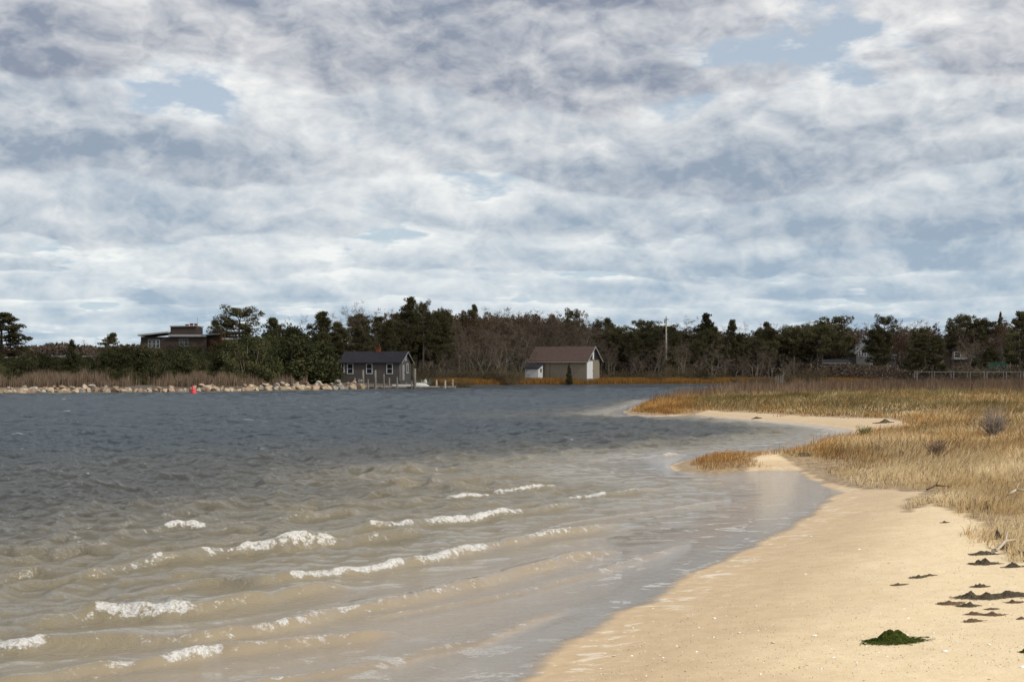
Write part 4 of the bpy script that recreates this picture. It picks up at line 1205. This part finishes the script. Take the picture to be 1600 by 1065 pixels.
M_ROCKA = m_plain('tan_rock', (.36, .285, .205), .45, 1.6, .9, .4, rand=.25)
M_ROCKB = m_plain('pink_brown_rock', (.27, .19, .135), .45, 1.6, .9, .4, rand=.25)
M_ROCKC = m_plain('grey_rock', (.29, .26, .225), .45, 1.6, .9, .4, rand=.25)
rocks = [rockmesh(s) for s in range(100, 110)]


def rock(px, y, w, hgt, z, label, group, var=None):
    o = link('rock', rocks[random.randrange(10) if var is None else var], None, (wx(px, y), y, z), random.uniform(0, 6.28), (w * random.uniform(.45, .56), w * random.uniform(.42, .6), hgt * .55))
    o.rotation_euler = (random.uniform(-.35, .35), random.uniform(-.35, .35), random.uniform(0, 6.28)); tag(o, label, 'rock', group); return o


RB = {}
px = 8.0
while px < 558:
    ysh = float(np.interp(px, fpx, fy)); g_ = max(0, (px - 380) / 180)
    w = random.uniform(.45, 1.25) * (1 + .25 * g_); hh = w * random.uniform(.5, .75)
    for lv in range(3):
        if lv == 1 and random.random() < .15: continue
        if lv == 2 and random.random() < .6 - .4 * g_: continue
        ww = w * (1, random.uniform(.5, .95), random.uniform(.4, .8))[lv]; pp = px + w * 5 + (0, random.uniform(-7, 7), random.uniform(-7, 7))[lv]
        zz = (hh * .20, hh * .5 + .04 + .12 * g_, hh * .6 + .14 + .3 * g_)[lv]
        v_ = random.randrange(10); cn = rocks[v_].materials[0].name.replace('_rock', '').replace('_', ' ')
        o = rock(pp, ysh - .9 + .8 * lv, ww, ww * (.72 if lv else .8), zz, '', 'rocks in the %s of the seawall' % ('bottom row', 'upper row', 'top')[lv], v_)
        RB.setdefault((cn + (' boulder in bottom row', ' boulder in upper row', ' boulder on top')[lv] + ' of the seawall', place(pp)), []).append((ww, o))
    px += w * F / ysh * random.uniform(.6, .85)
for (stem, pl), os_ in RB.items():
    os_.sort(key=lambda q: q[0]); n = len(os_)
    words = {1: [''], 2: ['smaller ', 'larger '], 3: ['smallest ', 'mid sized ', 'largest ']}.get(n, ['smallest '] + [w_ + ' smallest ' for w_ in ('second', 'third', 'fourth', 'fifth', 'sixth', 'seventh', 'eighth')][:n - 2] + ['largest '])
    for (q0, o), wd in zip(os_, words): o['label'] = wd + stem.replace('of the seawall', '').replace('middle sized','mid') + pl.replace('of the flat roofed house', 'of the flat house').replace('beyond the left edge of the view', 'beyond the left edge')

# floating dock with piles in front of the cottage
Yd = 173.5


def dx_(px): return wx(px, Yd)


c = house('dock', 'low dark floating dock in front of the cottage and marsh', 'dock', (dx_(640), Yd, 0), 0)
q = MB(); q.box(dx_(572) - dx_(640), dx_(712) - dx_(640), -1, 1, .10, .30); q.build('deck', M_WOODG, c)
q = MB(); q.box(dx_(574) - dx_(640), dx_(711) - dx_(640), -.9, .9, -.2, .098); q.build('float', M_WOODD, c)
q = MB(); q.box(dx_(612) - dx_(640), dx_(652) - dx_(640), 1.01, 1.5, .25, .5); q.build('bench_rail', M_TRIM, c)
piles = [(566, 577.5, .15, 'tall'), (588, 578, .15, 'tall'), (649, 575.5, .19, 'thick tall'), (601.5, 584, .09, 'thin'), (556, 590, .13, 'short'), (577, 592, .10, 'short'), (607, 590, .11, 'short'),
         (622, 589, .12, 'short'), (634, 597, .09, 'short'), (645, 596, .10, 'short'), (657, 593, .11, 'short'), (696, 593.5, .13, 'pale short'), (706.5, 592.5, .13, 'pale short'), (681.5, 593.5, .13, 'pale short')]
desc = ['tall grey pile at the left end of the dock', 'tall grey pile below the middle cottage window', 'thickest tall pile below the right gable of the cottage', 'thin dark pile between the two middle piles of the dock',
        'short pile standing against the last rocks', 'short pile just right of the leftmost tall pile', 'short pile in the middle of the dock left of the pale post', 'pale short post tapering upward at mid dock',
        'lowest stub of a post at mid dock', 'stub of a post touching the thickest pile on its left', 'short pile just right of the thickest pile',
        'middle one of the three pale posts at the right end of the dock', 'last pale post at the right tip of the dock', 'first of the three pale posts at the right end of the dock']
for (px, pt, r_, kd), ds in zip(piles, desc):
    o = MB(); zt = EYE + (HOR - pt) * Yd / F
    o.bar((0, 0, -1.2), (random.uniform(-.05, .05), 0, zt), r_, r_ * .85, 10); pm = o.build('pile', M_PILE if kd != 'pale short' else M_ROCKA, None, True)
    pm.location = (dx_(px), Yd + random.choice((-1.3, 1.3)), 0); tag(pm, ds, 'pile')
def pot(px, pz, label, m__, r=.33):
    o = MB()
    o.bar((0, 0, 0), (0, 0, r * 1.6), r * .8, r, 10); o.bar((0, 0, r * 1.6), (0, 0, r * 2.2), r, r * .45, 10); o.bar((0, 0, r * 2.2), (0, 0, r * 2.6), r * .25, r * .25, 8)
    p = o.build('barrel', m__, None, True); p.location = (dx_(px), Yd + .2, .302); tag(p, label, 'barrel')
pot(664.5, 0, 'pale drum on the dock between the thick pile and the pale posts', M_TRIM); pot(670, 0, 'dark drum on the dock right of the pale drum', M_WOODD)
c = house('dinghy', 'small upturned pale dinghy on the dock at the thick pile', 'boat', (dx_(659), Yd - .35, .302), R(8))
V = []; Fc = []; ns, nr = 9, 8
for i in range(ns):
    t = i / (ns - 1); X_ = -1.0 + 2.0 * t; wd = .42 * math.sin(math.pi * min(1, .25 + t * .75)) ** .6 + .02
    for k in range(nr + 1):
        a = math.pi * k / nr; V.append((X_, math.cos(a) * wd, math.sin(a) * wd * .9))
for i in range(ns - 1):
    for k in range(nr): q0 = i * (nr + 1) + k; Fc.append((q0, q0 + 1, q0 + nr + 2, q0 + nr + 1))
Fc += [tuple(range(nr + 1)), tuple(range((ns - 1) * (nr + 1), ns * (nr + 1)))[::-1]]
hb_ = MB(); hb_.add(V, Fc); hb_.build('hull', M_TRIM, c, True); hb_ = MB(); hb_.box(-.95, .9, -.025, .025, .36, .44); hb_.build('keel', M_WOODG, c)

# boardwalk at right
Yb = 262.0; s = Yb / F
c = house('boardwalk', 'long grey boardwalk with a handrail on posts over the marsh at right', 'boardwalk', (wx(1430, Yb), Yb, 0), 0)
W0 = 340 * s; zr = EYE + (HOR - 580.5) * s
q = MB(); q.box(0, W0, -.6, .6, zr - 1.35, zr - 1.22); q.build('deck', M_WOODD, c)
q = MB(); q.box(0, W0, -.66, -.56, zr - .08, zr + .04); q.box(0, W0, .56, .66, zr - .08, zr + .04); q.build('handrail', M_WOODG, c)
for k, p_ in enumerate((1431, 1458, 1488, 1514, 1540, 1570, 1597, 1625, 1655, 1690, 1725, 1760)):
    q = MB(); X_ = (p_ - 1430) * s; wd = .06 if k % 2 else .09; q.box(X_ - wd, X_ + wd, -.86, -.662, -1.0, zr + .12); q.build('post', M_WOODG, c)
    q = MB(); q.box(X_ - wd, X_ + wd, .662, .86, -1.0, zr + .12); q.build('post', M_WOODG, c)

# small landing stage on the far shore
Yl = 240.0; s = Yl / F
c = house('landing_stage', 'tiny weathered landing stage of upright posts standing in the channel', 'landing stage', (wx(1217, Yl), Yl, 0), 0)
for k, (dx1, pt) in enumerate(((-5.5, 587), (-2, 586), (2.2, 586.5), (5.6, 585))):
    q = MB(); q.box(dx1 * s - .09, dx1 * s + .09, -.7 + .1 * k, -.52 + .1 * k, -1, EYE + (HOR - pt) * s); q.build('post', M_WOODG, c)
q = MB(); q.box(-6.6 * s, 6.6 * s, -.3, .6, .7, .85); q.box(-6.6 * s, 6.6 * s, -.3, -.2, 1.15, 1.25); q.build('platform', M_WOODG, c)

# utility pole
Yp = 284.0; s = Yp / F; x_ = wx(1041, Yp); z_ = h1(x_, Yp)
c = house('utility_pole', 'tall pale wooden utility pole standing out of the pines', 'pole', (x_, Yp, z_ - .3), 0)
q = MB(); q.bar((0, 0, 0), (0, 0, wz(492, Yp) - z_), .20, .13, 10); q.build('shaft', m_plain('pale_pole', (.55, .48, .36), .2, 3), c, True)
q = MB(); q.box(-.5, .5, -.22, -.13, wz(497, Yp) - z_, wz(496, Yp) - z_); q.build('crossarm', M_WOODG, c)
q = MB(); q.bar((-.32, -.24, wz(503, Yp) - z_), (-.32, -.24, wz(497.5, Yp) - z_), .14, .14, 8); q.build('transformer', M_TRIM, c)

# red buoy
Yk = 128.0
c = house('buoy', 'red conical channel buoy floating in front of the rocks', 'buoy', (wx(302.5, Yk), Yk, 0), 0)
M_RED_P = m_plain('faded_red_paint', (.50, .055, .06), .2, 4, .45)


def lathe(prof, mat_, name, par, n=20, tilt=0):
    V = [(r * math.cos(2 * math.pi * i / n), r * math.sin(2 * math.pi * i / n), z) for r, z in prof for i in range(n)]
    Fc = [(k * n + i, k * n + (i + 1) % n, (k + 1) * n + (i + 1) % n, (k + 1) * n + i) for k in range(len(prof) - 1) for i in range(n)] + [tuple(range(n))[::-1], tuple(range((len(prof) - 1) * n, len(prof) * n))]
    m = MB(); m.add(V, Fc); return m.build(name, mat_, par, True)


lathe([(.05, -.4), (.26, -.3), (.28, -.05), (.28, .26), (.25, .33)], M_RED_P, 'float', c)
lathe([(.235, .331), (.20, .42), (.12, .66), (.07, .78), (.02, .81)], M_RED_P, 'cone', c)
q = MB(); q.bar((0, 0, .81), (0, 0, .87), .02); q.build('lifting_ring', M_WOODD, c)
c.rotation_euler = (R(3), R(-4), 0); c.scale = (.88, .88, .88)


# ------------------------------------------------------------------ on the beach
def weedmat(name, a_, b_): return m_leaf(name, a_, b_, .1, .1)


def weed(px, py, wpx, hpx, m__, label, seed, n=500, group=None, name='seaweed_clump', thick=1.0):
    x, y, z = ground(px, py); W = wpx / F * y; H = hpx / F * y * (.8 if m__ is WG else .8); rg = np.random.default_rng(seed)
    D = max(W * .75, .05)
    # a few lumps make the mound; strands lie over it
    nl = 5; lx_ = np.clip(rg.normal(0, .17, nl), -.26, .26) * W; ly_ = np.clip(rg.normal(0, .13, nl), -.2, .2) * D; lh = rg.uniform(.35, .8, nl); ls = rg.uniform(.13, .25, nl); 
    if m__ is WG: lx_ *= .75; lh = rg.uniform(.6, .95, nl); ls = rg.uniform(.18, .27, nl)
    lx_[0] = -.06 * W; ly_[0] = 0; lh[0] = 1; ls[0] = .2

    def hf(x_, y_):
        h_ = np.max([lh[i] * np.exp(-(((x_ - lx_[i]) / (ls[i] * W)) ** 2 + ((y_ - ly_[i]) / (ls[i] * D)) ** 2)) for i in range(nl)], 0)
        return H * 1.15 * np.clip(h_ + .34 * fbm(x_ / W * 9 + seed, y_ / D * 9, seed, 4, .7) * h_ - .12 - .6 * smooth01((np.hypot(x_ / W, y_ / D) - .38) / .16), -.05, 1.2)
    G = 46; gx_, gy_ = np.meshgrid(np.linspace(-.6, .6, G) * W, np.linspace(-.6, .6, G) * D); V = np.stack([gx_.ravel(), gy_.ravel(), hf(gx_.ravel(), gy_.ravel()) * .85 - .002], 1)
    F1 = gridfaces(G, G)
    segs = []
    for k in range(n):
        t_ = rg.integers(0, nl); p = np.array([lx_[t_] + rg.normal(0, .9) * ls[t_] * W, ly_[t_] + rg.normal(0, .9) * ls[t_] * D, 0.]); p[2] = max(.001, float(hf(p[0], p[1]))) + .001; th = rg.normal(0, .8) + (math.pi if rg.random() < .5 else 0)
        L = W * rg.uniform(.10, .30); wd = .0019 * thick * max(1, y / 9) * rg.uniform(.6, 1.3)
        for s_ in range(4):
            th += rg.normal(0, .6); e = p + np.array([math.cos(th) * L / 4, math.sin(th) * L / 4, 0]); e[2] = max(.0015, float(hf(e[0], e[1]))) + rg.uniform(0, .09) * H + .001; segs.append((*p, *e, wd, wd * .8)); p = e
    V2, F2 = tubes(segs, 3)
    tint = np.concatenate([np.full(len(V), .1), np.repeat(rg.random(len(V2) // 6), 6)])
    VV = np.concatenate([V, V2]); VV[:, 2] += terrain(VV[:, 0] + x, VV[:, 1] + y) - z; me = mesh(name, VV, [F1, F2 + len(V)], m__, {'tint': tint}); o = link(name, me, None, (x, y, z)); tag(o, label, 'seaweed', group); return o


WG = weedmat('green_weed', (.012, .020, .006), (.095, .115, .025)); WB = weedmat('dark_weed', (.055, .042, .03), (.20, .165, .115)); WP = weedmat('purple_weed', (.10, .065, .045), (.26, .18, .12))
weed(1395, 1003, 64, 20, WG, 'dark green seaweed clump alone on the dry sand in the foreground', 1, 3200)
weed(1604, 1020, 18, 8, WG, 'green seaweed scrap at the right edge of the foreground sand', 2, 200)
spec_ = [(1518, 933, 44, 11, WB, 'largest dark seaweed heap at the left end of the wrack row'), (1545, 935, 52, 9, WB, 'dark seaweed heap in the middle of the wrack row'), (1578, 930, 56, 10, WB, 'greyish seaweed heap at the right end of the wrack row'),
         (1532, 918, 22, 6, WB, 'small domed seaweed tuft just above the wrack row'), (1517, 947, 30, 7, WB, 'greenish seaweed tuft just below the wrack row'), (1485, 943, 36, 5, WP, 'thin flat seaweed streak pointing left of the wrack row'),
         (1520, 961, 26, 5, WP, 'left one of two purple brown scraps under the wrack row'), (1553, 961, 34, 6, WP, 'right one of two purple brown scraps under the wrack row'), (1520, 971, 24, 5, WP, 'lowest purple brown scrap under the wrack row'),
         (1549, 952, 18, 3, WP, 'faint flat scrap between the wrack row and the two purple scraps'), (1583, 942, 22, 5, WP, 'small brown scrap below the right end of the wrack row'), (1597, 968, 16, 4, WP, 'small brown scrap at the right edge beside the wrack row'),
         (1404, 915, 18, 4, WP, 'small flat seaweed piece left of the twin streak'), (1436, 903, 22, 4, WB, 'left half of the twin seaweed streak on the open sand'), (1453, 900, 16, 3, WP, 'right half of the twin seaweed streak on the open sand'),
         (1541, 882, 40, 9, WB, 'grey brown wrack heap below the grass edge'), (1535, 866, 34, 7, WB, 'dark wrack heap touching the lowest grass edge'), (1583, 886, 28, 8, WB, 'dark wrack heap under the overhanging grass at right'), (1560, 842, 20, 16, WB, 'dark upright clump of roots at the grass corner'),
         (1574, 858, 30, 10, WB, 'dark root mat beneath the grass corner'), (1595, 868, 24, 9, WB, 'dark root mat at the right edge under the grass'), (1476, 817, 12, 3, WB, 'tiny dark scrap on the sand left of the grass corner')]
for k, (px, py, w_, h_, m__, lb) in enumerate(spec_): weed(px, py, w_, h_, m__, lb, 10 + k, 420 + int(w_ * 9), thick=.7)
for k, (px, py, w_, h_, lb) in enumerate([(1330, 705, 40, 7, 'dark wrack heap in the grass above the isthmus'), (1372, 703, 54, 8, 'long dark wrack heap in the grass behind the isthmus'), (1410, 712, 44, 9, 'dark wrack heap in the middle of the golden grass'),
                                           (1440, 710, 34, 8, 'dark wrack heap beside the middle heap in the golden grass'), (1256, 712, 22, 6, 'small dark heap at the left tip of the golden grass'), (1183, 654, 12, 3, 'dark driftwood scrap on the distant cove sand'),
                                           (1385, 660, 30, 6, 'dark wrack heap at the head of the distant cove')]):
    weed(px, py, w_, h_, WB, lb, 60 + k, 300, name='wrack_heap', thick=1.6)

# bleached driftwood at the grass edge
for k, (a_, b_, lb) in enumerate((((1574, 786), (1604, 784), 'bleached driftwood stick on the grass at the right edge'), ((1557, 866), (1588, 852), 'pale forked driftwood stick below the grass corner'), ((1448, 768), (1478, 765), 'dark driftwood stick at the edge of the golden grass'))):
    p, q_ = ground(*a_), ground(*b_); m = MB(); p = np.array(p) + (0, 0, .10 if k == 0 else .03); q_ = np.array(q_) + (0, 0, .14 if k == 0 else .05); md = (p + q_) / 2 + (0, .03, .03)
    m.bar(p, md, .012, .014); m.bar(md, q_, .014, .006); m.bar(md, md + (q_ - p) * .22 + (0, .05, .06), .008, .004)
    o = m.build('driftwood', m_plain('driftwood_%d' % k, (.45, .38, .30) if k < 2 else (.09, .065, .05), .3), None, True); tag(o, lb, 'driftwood')

# shells and pebbles
def shellmesh(seed):
    rg = np.random.default_rng(seed); V = [(0, 0, .0)]; n = 14; Fc = []
    for j in (1, 2, 3):
        for k in range(n):
            a = 2 * math.pi * k / n; r_ = j / 3 * (1 + .12 * math.cos(a) + rg.normal(0, .03)); V.append((math.cos(a) * r_, math.sin(a) * r_ * .8, .42 * (1 - (j / 3) ** 2)))
    V[0] = (0, 0, .44)
    for k in range(n): Fc.append((0, 1 + k, 1 + (k + 1) % n))
    for j in (0, 1):
        for k in range(n): Fc.append((1 + j * n + k, 1 + (j + 1) * n + k, 1 + (j + 1) * n + (k + 1) % n, 1 + j * n + (k + 1) % n))
    me = bpy.data.meshes.new('shell'); me.from_pydata(V, [], Fc); me.polygons.foreach_set('use_smooth', [True] * len(Fc)); me.materials.append(M_SHELL); me.update(); return me


M_SHELL = m_plain('white_shell', (.78, .74, .66), .2, 30, .5, rand=.15)
sh = [shellmesh(s) for s in range(4)]
cnt = 0
while cnt < 190:
    py = 770 + 295 * random.random() ** .8; px = random.uniform(880, 1600)
    if px < np.interp(py, [770, 850, 920, 1000, 1065], [1330, 1215, 1070, 930, 840]): continue
    if px > np.interp(py, [770, 800, 850, 880, 1065], [1440, 1490, 1550, 1600, 1600]): continue
    x, y, z = ground(px, py, 6, 40)
    if z < .01: continue
    s_ = random.uniform(.0035, .0085) * (1.7 if random.random() < .12 else 1)
    o = link('shell', sh[cnt % 4], None, (x, y, z + .001), random.uniform(0, 6.28), s_); o.rotation_euler = (random.uniform(-.5, .5), random.uniform(-.5, .5), random.uniform(0, 6.28))
    tag(o, 'small white shell scattered on the open sand', 'shell', 'shells scattered on the sand'); cnt += 1
for px, py, s_, lb in ((1272, 994, .016, 'whitest broken shell on the sand left of the green seaweed'), (1258, 898, .014, 'small heap of white shell in the middle of the beach'), (1476, 1018, .018, 'pale shell fragment right of the green seaweed'), (1598, 1043, .018, 'flat white shell at the lower right corner'),
                       (1342, 858, .016, 'thin white shell sliver on the upper beach')):
    x, y, z = ground(px, py); o = link('shell', sh[0], None, (x, y, z + .001), .4, (s_ * 1.3, s_, s_)); tag(o, lb, 'shell')
# tiny pebbles: too many to count
n = 9500; py = 740 + 325 * rng.random(n); px = rng.uniform(850, 1600, n); yy = EYE * F / (py - HOR) * .93; xx = (px - 800) / F * yy; zz = terrain(xx, yy)
k_ = (zz > .03) & (sdf(xx, yy, MARSH) < .6) & (rng.random(n) < .6); xx, yy, zz = xx[k_], yy[k_], zz[k_]; n = len(xx)
oct_ = np.array([(1, 0, 0), (0, 1, 0), (-1, 0, 0), (0, -1, 0), (0, 0, .7), (0, 0, -.7)]); of = np.array([(0, 1, 4), (1, 2, 4), (2, 3, 4), (3, 0, 4), (1, 0, 5), (2, 1, 5), (3, 2, 5), (0, 3, 5)])
rs = rng.uniform(.0016, .0042, n) * np.maximum(1, yy / 14); V = np.stack([xx, yy, zz + .001], 1)[:, None, :] + oct_[None] * rs[:, None, None] * rng.uniform(.6, 1.3, (n, 6, 1))
Fp = (np.arange(n)[:, None, None] * 6 + of[None]).reshape(-1, 3)
me = mesh('pebbles', V.reshape(-1, 3), [Fp], m_leaf('pebble', (.12, .08, .05), (.80, .74, .62), 0, 0), {'tint': np.repeat(np.where(rng.random(n) < .55, rng.uniform(0, .3, n), rng.uniform(.8, 1, n)), 6)})
tag(link('pebbles', me), 'tiny dark and pale pebbles scattered over the beach', 'pebbles', kind='stuff')

# leafless shrub and dark brush in the marsh
for k, (px, py, w_, h_, lb) in enumerate(((1553, 684, 62, 36, 'grey leafless shrub standing alone in the marsh grass'), (1465, 722, 36, 22, 'small brown twiggy shrub in the golden grass'), (1352, 686, 26, 14, 'low greenish tuft at the cove end of the grass'))):
    x, y, z = ground(px, py); rg = np.random.default_rng(80 + k); W = w_ / F * y; H = h_ / F * y + .15; segs = []
    for s_ in range(90):
        az = rg.uniform(0, 6.28); sp2 = rg.uniform(0, .9); p = np.array([rg.normal(0, .06 * W), rg.normal(0, .06 * W), -.03]); d = np.array([math.cos(az) * sp2 * W / 2 / H, math.sin(az) * sp2 * W / 2 / H, 1.]); L = H * rg.uniform(.5, 1.05)
        for j in range(4):
            d = d + rg.normal(0, .16, 3); e = p + d / np.linalg.norm(d) * L / 4; segs.append((*p, *e, .008 - .0012 * j, .0068 - .0012 * j))
            if j > 0:
                for _ in range(2): d2 = d + rg.normal(0, .6, 3); segs.append((*e, *(e + d2 / np.linalg.norm(d2) * L * .2), .0045, .002))
            p = e
    V, Fq = tubes(segs, 3); o = link('leafless_shrub', mesh('leafless_shrub', V, [Fq], m_leaf('shrub_%d' % k, *(((.16, .13, .11), (.30, .25, .21)), ((.12, .085, .06), (.24, .17, .11)), ((.12, .13, .05), (.22, .2, .08)))[k], 0, 0), {'tint': np.repeat(rg.random(len(segs)), 6)}), None, (x, y, z)); tag(o, lb, 'shrub')
for k in range(9):
    px = 1395 + k * 26 + random.uniform(-8, 8); tree('scrub', px, random.uniform(589, 596), random.uniform(112, 126), random.uniform(28, 44), 'dark low brush at the back of the marsh in front of the boardwalk', 'brush in front of the boardwalk')

# added unseen cloud, outlined to put the wood and the channel in shade (high above, behind the right shoulder)

def m_shade_cloud():
    m, nt = mat('thin_shade_cloud'); b = NB(nt)
    d = b.N.new('ShaderNodeBsdfDiffuse'); d.inputs[0].default_value = (.86, .87, .89, 1); t = b.N.new('ShaderNodeBsdfTransparent')
    x = b.N.new('ShaderNodeMixShader'); x.inputs[0].default_value = .43; b.L.new(t.outputs[0], x.inputs[1]); b.L.new(d.outputs[0], x.inputs[2]); b.out(x.outputs[0]); return m


def shade_cloud(verts2d, z, label):
    """added shade caster, lumpy as a cumulus: a wide mound of merged puffs on a flat base"""
    rg = np.random.default_rng(9); P = np.array(verts2d, float); G = 70
    x0, y0 = P.min(0) - 60; x1, y1 = P.max(0) + 60; gx_, gy_ = np.meshgrid(np.linspace(x0, x1, G), np.linspace(y0, y1, G)); d = sdf(gx_.ravel(), gy_.ravel(), [tuple(p) for p in P]) + 9 * fbm(gx_.ravel() / 70, gy_.ravel() / 70, 3, 4)
    top = 150 * smooth01(d / 130) ** .5 * (1 + .5 * fbm(gx_.ravel() / 60, gy_.ravel() / 60, 8, 4)); keepv = d > 0; V = np.concatenate([np.stack([gx_.ravel(), gy_.ravel(), z + top], 1), np.stack([gx_.ravel(), gy_.ravel(), z - 12 * smooth01(d / 60)], 1)])
    f = gridfaces(G, G); f = f[keepv[f].all(1)]; me = mesh('shade_cloud', V, [f, f[:, ::-1] + G * G], m_shade_cloud(), None, True); tag(link('shade_cloud', me), label, kind='structure')


CZ = 520.0; ox, oy = sun_dir[0] / sun_dir[2] * CZ, sun_dir[1] / sun_dir[2] * CZ
edge_ = [(-330, 150), (-130, 146), (-62, 145), (-38, 154), (-24, 166), (-4, 178), (8, 160), (10, 100), (18, 82), (40, 76), (140, 72), (420, 66), (560, 300), (420, 620), (-100, 700), (-380, 480)]
shade_cloud([(x + ox, y + oy) for x, y in edge_], CZ, 'unseen shade caster shaped like a cumulus to darken the far shore')
